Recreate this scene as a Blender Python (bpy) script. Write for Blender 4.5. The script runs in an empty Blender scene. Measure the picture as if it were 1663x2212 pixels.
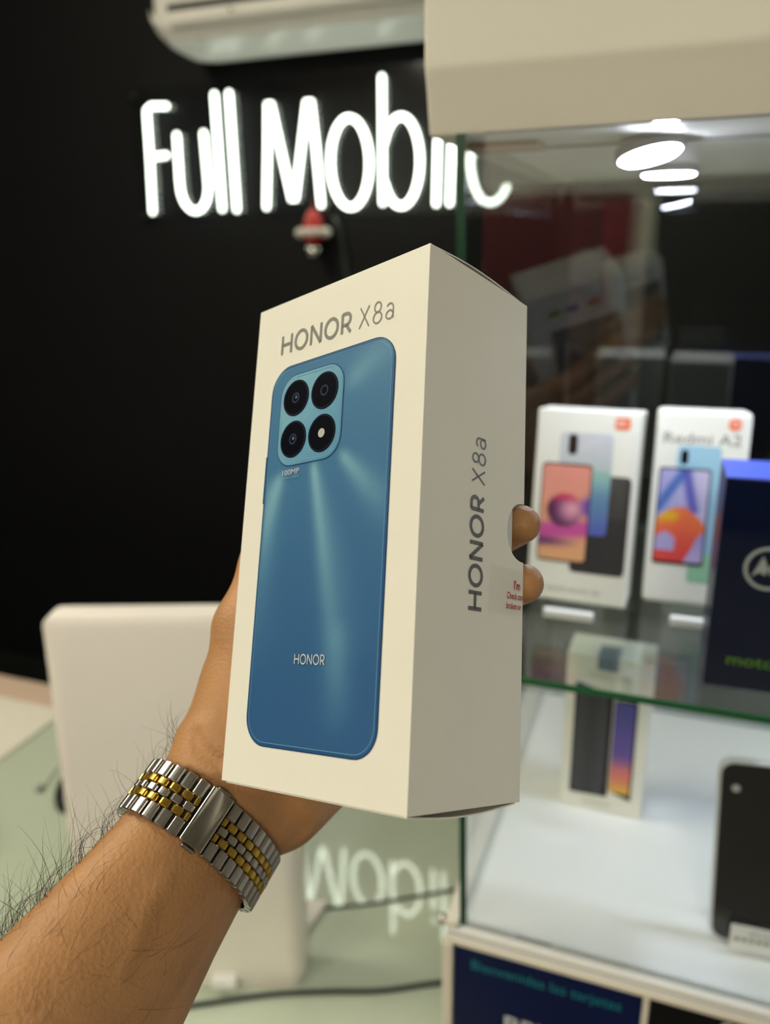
import bpy, bmesh, math, random
import numpy as np
from mathutils import Matrix, Vector

random.seed(7)
np.random.seed(7)
scene = bpy.context.scene
COL = scene.collection

# ------------------------------------------------------------------ camera
FPX = 1760.0                                   # focal length in pixels of the 1663 px wide frame
yaw, pitch, roll = (math.radians(a) for a in (20.478, 17.722, 0.815))
fw = Vector((-math.sin(yaw) * math.cos(pitch), math.cos(yaw) * math.cos(pitch), -math.sin(pitch)))
rt = Vector((math.cos(yaw), math.sin(yaw), 0))
dn = fw.cross(rt)
r2 = math.cos(roll) * rt + math.sin(roll) * dn
d2 = -math.sin(roll) * rt + math.cos(roll) * dn
cam_data = bpy.data.cameras.new('camera')
cam = bpy.data.objects.new('camera', cam_data)
COL.objects.link(cam)
m = Matrix.Identity(4)
for i in range(3):
    m[i][0], m[i][1], m[i][2] = r2[i], -d2[i], -fw[i]
m[0][3], m[1][3], m[2][3] = 0.0, 0.0, 1.45
cam.matrix_world = m
cam_data.sensor_fit = 'HORIZONTAL'
cam_data.sensor_width = 36
cam_data.lens = FPX / 1663 * 36
cam_data.clip_start = 0.01
cam_data.dof.use_dof = True
cam_data.dof.focus_distance = 0.262
cam_data.dof.aperture_fstop = 10.0
scene.camera = cam

# ------------------------------------------------------------------ world, exposure
world = bpy.data.worlds.new('world')
world.use_nodes = True
world.node_tree.nodes['Background'].inputs[0].default_value = (1.0, 0.95, 0.85, 1)
world.node_tree.nodes['Background'].inputs[1].default_value = 0.05
scene.world = world
vs = scene.view_settings
vs.view_transform = 'Standard'
vs.look = 'None'
vs.exposure = 0.0
vs.gamma = 1.0
vs.use_curve_mapping = False
scene.cycles.use_denoising = True
scene.cycles.adaptive_threshold = 0.03
scene.cycles.max_bounces = 7
scene.cycles.diffuse_bounces = 4
scene.cycles.glossy_bounces = 5
scene.cycles.transparent_max_bounces = 20
scene.cycles.sample_clamp_indirect = 6.0
scene.cycles.caustics_reflective = False
scene.cycles.caustics_refractive = False

LAMP_WARM = (1.0, 0.935, 0.735)
CEILING_STRENGTH = 26.0
CASE_STRENGTH = 225.0
NEON_STRENGTH = 5.5


# ------------------------------------------------------------------ colour and materials
def lin(c):
    c = c / 255.0
    return c / 12.92 if c <= 0.04045 else ((c + 0.055) / 1.055) ** 2.4


def rgb(r, g, b):
    return (lin(r), lin(g), lin(b), 1.0)


MATS = {}


def mat(name, color, rough=0.5, metal=0.0, noise=0.0, nscale=60.0, bump=0.0, bscale=200.0, spec=0.5,
        coat=0.0, emit=0.0, emit_color=None, attr=None, stretch=None):
    mt = bpy.data.materials.new(name)
    mt.use_nodes = True
    nt = mt.node_tree
    b = nt.nodes['Principled BSDF']
    b.inputs['Base Color'].default_value = color
    b.inputs['Roughness'].default_value = rough
    b.inputs['Metallic'].default_value = metal
    b.inputs['Specular IOR Level'].default_value = spec
    b.inputs['Coat Weight'].default_value = coat
    tc = nt.nodes.new('ShaderNodeTexCoord')
    src = tc.outputs['Object']
    if stretch:
        mp = nt.nodes.new('ShaderNodeMapping')
        mp.inputs['Scale'].default_value = stretch
        nt.links.new(src, mp.inputs['Vector'])
        src = mp.outputs['Vector']
    base = None
    if attr:
        at = nt.nodes.new('ShaderNodeAttribute')
        at.attribute_name = attr
        base = at.outputs['Color']
        nt.links.new(base, b.inputs['Base Color'])
    if noise > 0:
        n = nt.nodes.new('ShaderNodeTexNoise')
        n.inputs['Scale'].default_value = nscale
        n.inputs['Detail'].default_value = 5
        nt.links.new(src, n.inputs['Vector'])
        hsv = nt.nodes.new('ShaderNodeHueSaturation')
        mr = nt.nodes.new('ShaderNodeMapRange')
        mr.inputs['From Min'].default_value = 0.3
        mr.inputs['From Max'].default_value = 0.7
        mr.inputs['To Min'].default_value = 1 - noise
        mr.inputs['To Max'].default_value = 1 + noise
        nt.links.new(n.outputs['Fac'], mr.inputs['Value'])
        nt.links.new(mr.outputs['Result'], hsv.inputs['Value'])
        if base:
            nt.links.new(base, hsv.inputs['Color'])
        else:
            hsv.inputs['Color'].default_value = color
        nt.links.new(hsv.outputs['Color'], b.inputs['Base Color'])
    if bump > 0:
        n2 = nt.nodes.new('ShaderNodeTexNoise')
        n2.inputs['Scale'].default_value = bscale
        n2.inputs['Detail'].default_value = 4
        nt.links.new(src, n2.inputs['Vector'])
        bp = nt.nodes.new('ShaderNodeBump')
        bp.inputs['Strength'].default_value = bump
        bp.inputs['Distance'].default_value = 0.001
        nt.links.new(n2.outputs['Fac'], bp.inputs['Height'])
        nt.links.new(bp.outputs['Normal'], b.inputs['Normal'])
    if emit > 0:
        b.inputs['Emission Color'].default_value = emit_color or color
        b.inputs['Emission Strength'].default_value = emit
    MATS[name] = mt
    return mt


def glass_mat(name, tint, f0=0.04, rough=0.0):
    """thin clear pane: mirror reflection by Schlick's curve over straight transmission"""
    mt = bpy.data.materials.new(name)
    mt.use_nodes = True
    nt = mt.node_tree
    nt.nodes.clear()
    out = nt.nodes.new('ShaderNodeOutputMaterial')
    mix = nt.nodes.new('ShaderNodeMixShader')
    tr = nt.nodes.new('ShaderNodeBsdfTransparent')
    tr.inputs[0].default_value = tint
    gl = nt.nodes.new('ShaderNodeBsdfGlossy')
    gl.inputs['Roughness'].default_value = rough
    lw = nt.nodes.new('ShaderNodeLayerWeight')
    lw.inputs[0].default_value = 0.5
    pw = nt.nodes.new('ShaderNodeMath')
    pw.operation = 'POWER'
    pw.inputs[1].default_value = 5
    nt.links.new(lw.outputs['Facing'], pw.inputs[0])
    ma = nt.nodes.new('ShaderNodeMath')
    ma.operation = 'MULTIPLY_ADD'
    ma.inputs[1].default_value = 1 - f0
    ma.inputs[2].default_value = f0
    nt.links.new(pw.outputs[0], ma.inputs[0])
    nt.links.new(ma.outputs[0], mix.inputs[0])
    nt.links.new(tr.outputs[0], mix.inputs[1])
    nt.links.new(gl.outputs[0], mix.inputs[2])
    nt.links.new(mix.outputs[0], out.inputs[0])
    MATS[name] = mt
    return mt


mat('black_wall', rgb(9, 10, 13), 0.6, spec=0.2, noise=0.15, nscale=3, bump=0.15, bscale=60)
mat('pale_wall', rgb(215, 212, 200), 0.8, noise=0.03, nscale=2)
mat('ceiling_paint', rgb(225, 222, 212), 0.9, noise=0.02, nscale=2)
mat('floor_tile', rgb(84, 82, 78), 0.35, noise=0.1, nscale=4)
mat('red_panel', rgb(120, 20, 36), 0.5, noise=0.1, nscale=3)
mat('dark_panel', rgb(34, 33, 36), 0.5, noise=0.2, nscale=3)
mat('card_white', rgb(238, 236, 226), 0.55, noise=0.012, nscale=35, bump=0.05, bscale=900)
mat('card_inner', rgb(205, 205, 200), 0.6, noise=0.02)
mat('card_edge', rgb(120, 112, 96), 0.8, noise=0.1, nscale=300)
mat('print', rgb(255, 255, 255), 0.42, attr='col', noise=0.03, nscale=900)
mat('print_soft', rgb(255, 255, 255), 0.42, attr='col', noise=0.01, nscale=300)
mat('ink_grey', rgb(140, 140, 136), 0.35, noise=0.03, nscale=400)
mat('ink_darkgrey', rgb(104, 104, 104), 0.35, noise=0.03, nscale=400)
mat('ink_silver', rgb(205, 210, 215), 0.35, noise=0.02)
mat('ink_red', rgb(170, 14, 24), 0.4, noise=0.05, nscale=400)
mat('ink_black', rgb(30, 30, 32), 0.4, noise=0.05)
mat('ink_orange', rgb(250, 108, 40), 0.4, noise=0.03)
mat('ink_white', rgb(240, 240, 238), 0.4, noise=0.02)
mat('ink_cyan', rgb(18, 128, 140), 0.4, noise=0.03)
mat('ink_green', rgb(112, 176, 20), 0.4, noise=0.03)
mat('lens_black', rgb(10, 11, 22), 0.3, spec=0.2, noise=0.05)
mat('header_cream', rgb(246, 242, 230), 0.5, noise=0.015, nscale=6)
mat('laminate_white', rgb(232, 232, 232), 0.35, noise=0.01, nscale=8)
mat('laminate_cream', rgb(230, 224, 210), 0.4, noise=0.015, nscale=8)
mat('green_edge', rgb(20, 110, 62), 0.2, noise=0.1, nscale=40)
mat('dark_green_edge', rgb(10, 66, 46), 0.2, noise=0.1, nscale=40)
mat('counter_glass', rgb(190, 200, 180), 0.02, noise=0.04, nscale=2.5, spec=1.0)
mat('silver_shell', rgb(236, 229, 222), 0.36, noise=0.01, nscale=20)
mat('rubber_black', rgb(18, 20, 20), 0.45, noise=0.1)
mat('cable_grey', rgb(52, 60, 56), 0.4, noise=0.1)
mat('cable_white', rgb(190, 195, 185), 0.4, noise=0.05)
mat('plastic_white', rgb(232, 230, 224), 0.35, noise=0.01)
mat('plastic_grey', rgb(150, 152, 152), 0.4, noise=0.03)
mat('vent_dark', rgb(14, 15, 16), 0.6, noise=0.1)
mat('steel', (0.46, 0.44, 0.42, 1), 0.3, metal=1.0, noise=0.06, nscale=400, stretch=(1, 8, 1))
mat('steel_polished', (0.56, 0.54, 0.51, 1), 0.16, metal=1.0, noise=0.03, nscale=300)
mat('gold', (0.60, 0.40, 0.08, 1), 0.28, metal=1.0, noise=0.06, nscale=400)
mat('hair_black', rgb(24, 20, 18), 0.45, noise=0.1)
mat('lamp_body', rgb(200, 200, 205), 0.35, noise=0.02)
mat('ornament_red', rgb(190, 30, 25), 0.4, noise=0.15, nscale=200)
mat('ornament_white', rgb(215, 208, 200), 0.8, noise=0.1, nscale=200)
mat('navy_card', rgb(2, 18, 58), 0.35, spec=0.25, noise=0.05, nscale=30)
mat('blue_card', rgb(78, 96, 190), 0.35, noise=0.03, nscale=30)
mat('poster_navy', rgb(2, 18, 66), 0.3, spec=0.25, noise=0.12, nscale=8)
mat('poster_black', rgb(7, 7, 9), 0.3, spec=0.25, noise=0.1, nscale=8)
mat('phone_black', rgb(32, 32, 35), 0.12, noise=0.05, nscale=10)
mat('beige_plate', rgb(205, 180, 160), 0.5, noise=0.03)
mat('neon', (0.9, 1.0, 0.86, 1), 0.4, noise=0.01, emit=NEON_STRENGTH, emit_color=(0.90, 1.0, 0.86, 1))
mat('ceiling_glow', (1, 1, 1, 1), 0.4, noise=0.01, emit=CEILING_STRENGTH, emit_color=LAMP_WARM + (1,))
mat('case_glow', (1, 1, 1, 1), 0.4, noise=0.01, emit=CASE_STRENGTH, emit_color=(0.76, 0.82, 1.0, 1))
mat('case_glow_soft', (1, 1, 1, 1), 0.4, noise=0.01, emit=CASE_STRENGTH * .25, emit_color=(0.76, 0.82, 1.0, 1))
glass_mat('pane_glass', (0.975, 0.988, 0.98, 1), 0.05)
glass_mat('back_glass', (0.90, 0.94, 0.93, 1), 0.09)
glass_mat('shelf_glass', (0.95, 0.98, 0.965, 1), 0.05)
glass_mat('seal_film', (0.99, 0.99, 0.985, 1), 0.015, 0.25)
glass_mat('acrylic', (0.93, 0.95, 0.95, 1), 0.05)
glass_mat('sign_acrylic', (0.92, 0.92, 0.93, 1), 0.035, 0.08)

# skin: warm brown with blotches, faint relief and a little scattering
sk = mat('skin', rgb(185, 136, 91), 0.5, noise=0.11, nscale=38, bump=0.45, bscale=700)
b = sk.node_tree.nodes['Principled BSDF']
b.inputs['Subsurface Weight'].default_value = 0.18
b.inputs['Subsurface Radius'].default_value = (0.004, 0.002, 0.001)
b.inputs['Subsurface Scale'].default_value = 0.6


# ------------------------------------------------------------------ object helpers
def link(o, parent=None):
    COL.objects.link(o)
    if parent is not None:
        o.parent = parent
    return o


def tag(o, label=None, cat=None, group=None, kind=None):
    if label:
        o['label'] = label
    if cat:
        o['category'] = cat
    if group:
        o['group'] = group
    if kind:
        o['kind'] = kind
    return o


def empty(name, loc=(0, 0, 0), rz=0.0, label=None, cat=None, group=None):
    o = bpy.data.objects.new(name, None)
    o.empty_display_size = 0.02
    COL.objects.link(o)
    o.location = loc
    o.rotation_euler = (0, 0, rz)
    tag(o, label, cat, group)
    return o


def obj(name, me, material, parent=None, smooth=False):
    if isinstance(me, MB):
        me = me.mesh(name)
    if material is not None and not me.materials:
        me.materials.append(MATS[material] if isinstance(material, str) else material)
    if smooth:
        for p in me.polygons:
            p.use_smooth = True
    return link(bpy.data.objects.new(name, me), parent)


class MB:
    """collects simple solids into one mesh"""

    def __init__(self):
        self.v, self.f = [], []

    def add(self, vs_, fs_):
        n = len(self.v)
        self.v += [tuple(p) for p in vs_]
        self.f += [tuple(i + n for i in f) for f in fs_]
        return self

    def box(self, x0, x1, y0, y1, z0, z1):
        return self.add([(x0, y0, z0), (x1, y0, z0), (x1, y1, z0), (x0, y1, z0), (x0, y0, z1), (x1, y0, z1), (x1, y1, z1), (x0, y1, z1)],
                        [(3, 2, 1, 0), (4, 5, 6, 7), (0, 1, 5, 4), (1, 2, 6, 5), (2, 3, 7, 6), (3, 0, 4, 7)])

    def prism(self, poly, axis, a, b_):
        """poly in the other two axes (kept in x,y,z order), extruded along axis from a to b"""
        def P(p, t):
            return {'x': (t, p[0], p[1]), 'y': (p[0], t, p[1]), 'z': (p[0], p[1], t)}[axis]
        n = len(poly)
        vs_ = [P(p, a) for p in poly] + [P(p, b_) for p in poly]
        fs_ = [tuple(range(n))[::-1], tuple(range(n, 2 * n))]
        fs_ += [(i, (i + 1) % n, n + (i + 1) % n, n + i) for i in range(n)]
        return self.add(vs_, fs_)

    def tube(self, pts, r, n=8, cap=True, closed=False):
        pts = [Vector(p) for p in pts]
        rs = r if isinstance(r, (list, tuple)) else [r] * len(pts)
        rings = []
        up = None
        L = len(pts)
        for i, p in enumerate(pts):
            if closed:
                t = pts[(i + 1) % L] - pts[i - 1]
            else:
                t = pts[min(i + 1, L - 1)] - pts[max(i - 1, 0)]
            t.normalize()
            if up is None:
                up = Vector((0, 0, 1)) if abs(t.z) < 0.9 else Vector((0, 1, 0))
            s = t.cross(up)
            if s.length < 1e-6:
                s = t.orthogonal()
            s.normalize()
            up = s.cross(t)
            rings.append([p + rs[i] * (math.cos(2 * math.pi * k / n) * s + math.sin(2 * math.pi * k / n) * up) for k in range(n)])
        vs_ = [q for rg in rings for q in rg]
        fs_ = []
        for i in range(L if closed else L - 1):
            j = (i + 1) % L
            for k in range(n):
                k2 = (k + 1) % n
                fs_.append((i * n + k, i * n + k2, j * n + k2, j * n + k))
        if cap and not closed:
            fs_.append(tuple(range(n))[::-1])
            fs_.append(tuple(range((L - 1) * n, L * n)))
        return self.add(vs_, fs_)

    def lathe(self, prof, n=24, axis='z', c=(0, 0, 0)):
        """prof: (radius, height) pairs turned about the axis"""
        vs_, fs_ = [], []
        for (r, h) in prof:
            for k in range(n):
                a = 2 * math.pi * k / n
                x, y = r * math.cos(a), r * math.sin(a)
                q = {'z': (x, y, h), 'y': (x, h, y), 'x': (h, x, y)}[axis]
                vs_.append((q[0] + c[0], q[1] + c[1], q[2] + c[2]))
        for i in range(len(prof) - 1):
            for k in range(n):
                k2 = (k + 1) % n
                fs_.append((i * n + k, i * n + k2, (i + 1) * n + k2, (i + 1) * n + k))
        fs_.append(tuple(range(n))[::-1])
        fs_.append(tuple(range((len(prof) - 1) * n, len(prof) * n)))
        return self.add(vs_, fs_)

    def mesh(self, name):
        me = bpy.data.meshes.new(name)
        me.from_pydata(self.v, [], self.f)
        bm = bmesh.new()
        bm.from_mesh(me)
        bmesh.ops.recalc_face_normals(bm, faces=bm.faces)
        bm.to_mesh(me)
        bm.free()
        return me


def bevel(o, w, seg=3, angle=40):
    md = o.modifiers.new('bevel', 'BEVEL')
    md.width = w
    md.segments = seg
    md.limit_method = 'ANGLE'
    md.angle_limit = math.radians(angle)
    for p in o.data.polygons:
        p.use_smooth = True
    wn = o.modifiers.new('wn', 'WEIGHTED_NORMAL')
    wn.keep_sharp = True
    return o


def rrect(w, h, r, n=8):
    """rounded rectangle outline from (0,0) to (w,h), counter-clockwise"""
    pts = []
    for cx, cy, a0 in ((w - r, r, -90), (w - r, h - r, 0), (r, h - r, 90), (r, r, 180)):
        for k in range(n + 1):
            a = math.radians(a0 + 90 * k / n)
            pts.append((cx + r * math.cos(a), cy + r * math.sin(a)))
    return pts


# flat print: geometry in its own (u, v) plane, put on a face by a frame (origin, U, V, N)
class Face:
    def __init__(self, o_, U, V):
        self.o, self.U, self.V = Vector(o_), Vector(U), Vector(V)
        self.N = self.U.cross(self.V)

    def p(self, u, v, lift=0.0):
        return tuple(self.o + self.U * u + self.V * v + self.N * lift)


def flat(face, polys, lift):
    mb = MB()
    for poly in polys:
        mb.add([face.p(u, v, lift) for u, v in poly], [tuple(range(len(poly)))])
    me = bpy.data.meshes.new('print')
    me.from_pydata(mb.v, [], mb.f)
    return me


def ring_polys(outer, inner):
    n = len(outer)
    return [[outer[i], outer[(i + 1) % n], inner[(i + 1) % n], inner[i]] for i in range(n)]


def circle(cx, cy, r, n=36, ry=None):
    ry = ry or r
    return [(cx + r * math.cos(2 * math.pi * k / n), cy + ry * math.sin(2 * math.pi * k / n)) for k in range(n)]


def shade_print(face, w, h, r, u0, v0, lift, fn, nx=24, ny=48):
    """rounded-rectangle print with a colour function fn(s, t) -> sRGB 0..255, stored per vertex"""
    vs_, cs, fs_ = [], [], []
    for j in range(ny + 1):
        t = j / ny
        # denser rows near the corners
        v = h * (0.5 - 0.5 * math.cos(math.pi * t)) if r > 0 else h * t
        dv = min(v, h - v)
        ins = r - math.sqrt(max(0.0, r * r - (r - dv) ** 2)) if dv < r else 0.0
        for i in range(nx + 1):
            u = ins + (w - 2 * ins) * i / nx
            vs_.append(face.p(u0 + u, v0 + v, lift))
            c = fn(u / w, v / h)
            cs.append((lin(c[0]), lin(c[1]), lin(c[2]), 1.0))
    for j in range(ny):
        for i in range(nx):
            a = j * (nx + 1) + i
            fs_.append((a, a + 1, a + nx + 2, a + nx + 1))
    me = bpy.data.meshes.new('print')
    me.from_pydata(vs_, [], fs_)
    at = me.color_attributes.new('col', 'FLOAT_COLOR', 'POINT')
    at.data.foreach_set('color', [x for c in cs for x in c])
    return me


def ribbon(pts, th, closed=False):
    """polyline -> quads of constant width"""
    L = len(pts)
    off = []
    for i in range(L):
        p = Vector(pts[i])
        a = Vector(pts[i - 1]) if (i > 0 or closed) else None
        c = Vector(pts[(i + 1) % L]) if (i < L - 1 or closed) else None
        n = Vector((0, 0))
        ds = []
        for q0, q1 in ((a, p), (p, c)):
            if q0 is None or q1 is None:
                continue
            d = (q1 - q0).normalized()
            ds.append(Vector((-d.y, d.x)))
        n = sum(ds, Vector((0, 0)))
        n.normalize()
        k = 1.0 / max(0.6, n.dot(ds[0]))
        off.append((p + n * th / 2 * k, p - n * th / 2 * k))
    polys = []
    for i in range(L if closed else L - 1):
        j = (i + 1) % L
        polys.append([tuple(off[i][1]), tuple(off[j][1]), tuple(off[j][0]), tuple(off[i][0])])
    return polys


def arc(cx, cy, rx, ry, a0, a1, n=14):
    return [(cx + rx * math.cos(math.radians(a0 + (a1 - a0) * k / n)), cy + ry * math.sin(math.radians(a0 + (a1 - a0) * k / n))) for k in range(n + 1)]


def glyph(ch):
    """centre-line strokes on a cap height of 1; returns (width, [(points, closed)])"""
    if ch == 'H':
        return .74, [([(0, 0), (0, 1)], 0), ([(.74, 0), (.74, 1)], 0), ([(0, .5), (.74, .5)], 0)]
    if ch == 'O':
        return .92, [(circle(.46, .5, .46, 40, .47), 1)]
    if ch == 'N':
        return .74, [([(0, 0), (0, 1)], 0), ([(0, 1), (.74, 0)], 0), ([(.74, 0), (.74, 1)], 0)]
    if ch == 'R':
        return .62, [([(0, 0), (0, 1)], 0), ([(0, .97), (.3, .97)] + arc(.3, .69, .28, .28, 90, -90)[1:] + [(0, .41)], 0), ([(.3, .41), (.62, 0)], 0)]
    if ch == 'X':
        return .70, [([(0, 0), (.68, 1)], 0), ([(.04, 1), (.70, 0)], 0)]
    if ch == '8':
        return .60, [(circle(.3, .25, .29, 32, .26), 1), (circle(.3, .755, .23, 32, .235), 1)]
    if ch == 'a':
        return .50, [([(.06, .60)] + arc(.25, .48, .24, .24, 135, 0) + [(.49, 0)], 0), (circle(.24, .2, .235, 28, .2), 1)]
    return .35, []


def lettering(text, height, th, gap=.3):
    polys, x = [], 0.0
    for ch in text:
        w, strokes = glyph(ch)
        for pts, closed in strokes:
            for q in ribbon([(p[0] * height + x, p[1] * height) for p in pts], th, bool(closed)):
                polys.append(q)
        x += (w + gap) * height
    return polys, x - gap * height


def fit(polys, w0, u0, u1, v0):
    s = (u1 - u0) / w0
    return [[(u0 + p[0] * s, v0 + p[1]) for p in q] for q in polys]


def text_mesh(face, string, u0, v0, height, width=None, lift=0.0002, bold=0.0, up=None):
    """built-in font laid flat on a face; scaled to cap height and width"""
    cu = bpy.data.curves.new('txt', 'FONT')
    cu.body = string
    cu.size = 1.0
    cu.offset = bold
    cu.resolution_u = 3
    ob = bpy.data.objects.new('txt', cu)
    COL.objects.link(ob)
    dg = bpy.context.evaluated_depsgraph_get()
    me = bpy.data.meshes.new_from_object(ob.evaluated_get(dg))
    bpy.data.objects.remove(ob)
    bpy.data.curves.remove(cu)
    co = np.empty(len(me.vertices) * 3)
    me.vertices.foreach_get('co', co)
    co = co.reshape(-1, 3)
    x0, x1 = co[:, 0].min(), co[:, 0].max()
    sy = height / 0.72
    sx = (width / (x1 - x0)) if width else sy
    U, V = Vector(face.U), Vector(face.V)
    for vtx, c in zip(me.vertices, co):
        vtx.co = face.p(u0 + (c[0] - x0) * sx, v0 + c[1] * sy, lift)
    return me


# ================================================================== THE ROOM
RX0, RX1, RY0, RY1, RZ = -3.2, 2.6, -3.5, 2.0, 2.7


def struct(name, mb, material):
    return tag(obj(name, mb, material), kind='structure')


struct('floor', MB().box(RX0, RX1, RY0, RY1, -0.05, 0), 'floor_tile')
struct('ceiling', MB().box(RX0, RX1, RY0, RY1, RZ, RZ + 0.05), 'ceiling_paint')
struct('wall_back', MB().box(RX0, RX1, RY1, RY1 + 0.05, 0, RZ), 'black_wall')
struct('wall_left', MB().box(RX0 - 0.05, RX0, RY0, RY1, 0, RZ), 'black_wall')
struct('wall_right', MB().box(RX1, RX1 + 0.05, RY0, RY1, 0, RZ), 'pale_wall')
struct('wall_front', MB().box(RX0, RX1, RY0 - 0.05, RY0, 0, RZ), 'pale_wall')
struct('baseboard_back', MB().box(RX0, RX1, RY1 - 0.015, RY1, 0, 0.1), 'rubber_black')

# behind the photographer: a red display panel and a dark one, seen as reflections in the case
for nm, x0, x1, z0, z1, mt, lb in (('wall_panel', -2.3, -0.35, 0.01, 1.72, 'red_panel', 'wide red display panel on the wall behind the photographer'),
                                   ('wall_panel', -0.25, 2.4, 0.01, 1.70, 'dark_panel', 'dark grey display panel on the wall behind the photographer')):
    p = obj(nm, MB().box(x0, x1, RY0, RY0 + 0.03, z0, z1), mt)
    bevel(p, 0.008, 2)
    tag(p, lb, 'panel')


# ceiling panels that light the shop
def ceiling_light(x, y, w, d, label):
    t = empty('ceiling_light', (x, y, RZ), 0, label, 'light', 'ceiling light panels')
    obj('frame', MB().box(-w / 2 - .02, w / 2 + .02, -d / 2 - .02, d / 2 + .02, -0.02, -0.001), 'plastic_white', t)
    obj('diffuser', MB().box(-w / 2, w / 2, -d / 2, d / 2, -0.026, -0.0205), 'ceiling_glow', t)
    return t


ceiling_light(-1.5, -1.7, 0.6, 0.6, 'square ceiling light panel on the left behind the photographer')
ceiling_light(-1.5, 0.35, 0.6, 0.6, 'square ceiling light panel above the glass counter')
ceiling_light(-1.0, -2.8, 0.6, 0.6, 'square ceiling light panel near the red wall panel')
ceiling_light(0.5, -1.75, 0.6, 0.6, 'square ceiling light panel on the right behind the photographer')

# ================================================================== DISPLAY CASE
GX, GY0, GY1 = -0.130, 0.505, 0.890          # left pane, front pane, back pane
FZ, SZ, HZ = 0.938, 1.162, 1.515             # floor of the case, shelf, underside of the header
CX1 = 1.05
case = empty('display_case', (0.4, 0.7, 0), 0, 'white and glass display case with a cream header, boxed phones inside', 'display case')


def cpart(name, mb, material, parent=None, bev=0, smooth=False):
    mb.v = [(x - 0.4, y - 0.7, z) for x, y, z in mb.v]
    o_ = obj(name, mb, material, parent or case, smooth)
    if bev:
        bevel(o_, bev)
    return o_


prof = [(0.5, 1.90), (0.5, 1.552), (0.5012, 1.547), (0.5035, 1.5415), (0.5105, HZ), (0.925, HZ), (0.925, 1.90)]
hd = cpart('header', MB().prism(prof, 'x', -0.159, CX1 + .03), 'header_cream')
bevel(hd, 0.002, 2, 50)
cpart('underside_seam', MB().box(-0.150, CX1, 0.588, 0.592, HZ - 0.0012, HZ - 0.0002), 'plastic_grey')
cpart('hinge_plate', MB().box(-0.146, -0.100, 0.548, 0.580, HZ - 0.004, HZ - 0.0003), 'beige_plate', bev=0.001)
T = 0.0055
fg = cpart('front_glass', MB().box(GX + T + .0005, CX1 - T, GY0, GY0 + T, FZ, HZ), 'pane_glass')


def lean_pane(x0, x1, y0, y1, sh):
    # pane leaning a little outwards at the top
    return MB().add([(x0, y0, FZ), (x1, y0, FZ), (x1, y1, FZ), (x0, y1, FZ), (x0 - sh, y0, HZ), (x1 - sh, y0, HZ), (x1 - sh, y1, HZ), (x0 - sh, y1, HZ)],
                    [(3, 2, 1, 0), (4, 5, 6, 7), (0, 1, 5, 4), (1, 2, 6, 5), (2, 3, 7, 6), (3, 0, 4, 7)])


sg = cpart('side_glass', lean_pane(GX, GX + T, GY0 + .0015, GY1, .011), 'pane_glass')
cpart('glass_edge', lean_pane(GX, GX + T, GY0, GY0 + .0012, .011), 'dark_green_edge', sg)
cpart('glass_edge', lean_pane(GX + .0005, GX + T - .0005, GY1 + .0002, GY1 + .0012, .011), 'shelf_glass', sg)
cpart('back_glass', MB().box(GX + T + .0005, CX1 - T, GY1 - T, GY1, FZ, HZ), 'back_glass')
cpart('side_glass', MB().box(CX1 - T, CX1, GY0, GY1, FZ, HZ), 'pane_glass')
sh = cpart('glass_shelf', MB().box(GX + T + .002, CX1 - T - .002, GY0 + T + .004, GY1 - T - .003, SZ - 0.005, SZ), 'shelf_glass')
cpart('shelf_edge', MB().box(GX + T + .002, CX1 - T - .002, GY0 + T + .0027, GY0 + T + .0038, SZ - 0.005, SZ), 'green_edge', sh)
cpart('floor_panel', MB().box(-0.140, CX1 + .01, 0.4995, 0.905, FZ - 0.0135, FZ), 'laminate_white', bev=0.0015)
cpart('floor_slot', MB().box(-0.085, -0.058, 0.5075, 0.5095, FZ, FZ + .0006), 'plastic_grey')
cpart('side_ledge', MB().prism([(-0.141, 0.47 + .03), (-0.131, 0.5), (-0.131, 0.9), (-0.150, 0.9)], 'z', FZ + .0002, FZ + 0.004), 'laminate_cream')
cpart('base_body', MB().box(-0.136, CX1 + .005, 0.508, 0.900, 0.08, FZ - 0.0140), 'laminate_white')
cpart('plinth', MB().box(-0.12, CX1 - .01, 0.53, 0.88, 0.0, 0.0795), 'rubber_black')
cpart('corner_post', MB().box(-0.142, -0.1335, 0.497, 0.5078, 0.08, FZ - 0.0140), 'laminate_cream', bev=0.001)
cpart('divider_post', MB().box(0.0118, 0.0165, 0.499, 0.5078, 0.08, FZ - 0.0140), 'laminate_cream', bev=0.0008)
cpart('lip_trim', MB().box(-0.1405, CX1, 0.4978, 0.4993, FZ - 0.0140, FZ - 0.0095), 'laminate_cream', bev=0.0005)
kb = MB().lathe([(0.0005, 0), (0.003, .0006), (.0046, .003), (.0046, .0055), (.003, .008), (.0005, .0086)], 14, 'x', (-0.1505, 0.512, FZ - 0.006))
cpart('corner_stud', kb, 'steel_polished', smooth=True)

# posters under the glass
PF = Face((-0.1325, 0.4991, 0.5), (1, 0, 0), (0, 0, 1))
po = empty('card_poster', (-0.06, 0.5, 0.5), 0, 'navy blue bank card poster under the front edge of the display case', 'poster')


def local(me, o_):
    inv = o_.matrix_basis.inverted()
    me.transform(inv)
    return me


def world_part(name, me, material, parent, smooth=False):
    if isinstance(me, MB):
        me = me.mesh(name)
    return obj(name, local(me, parent), material, parent, smooth)


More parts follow.
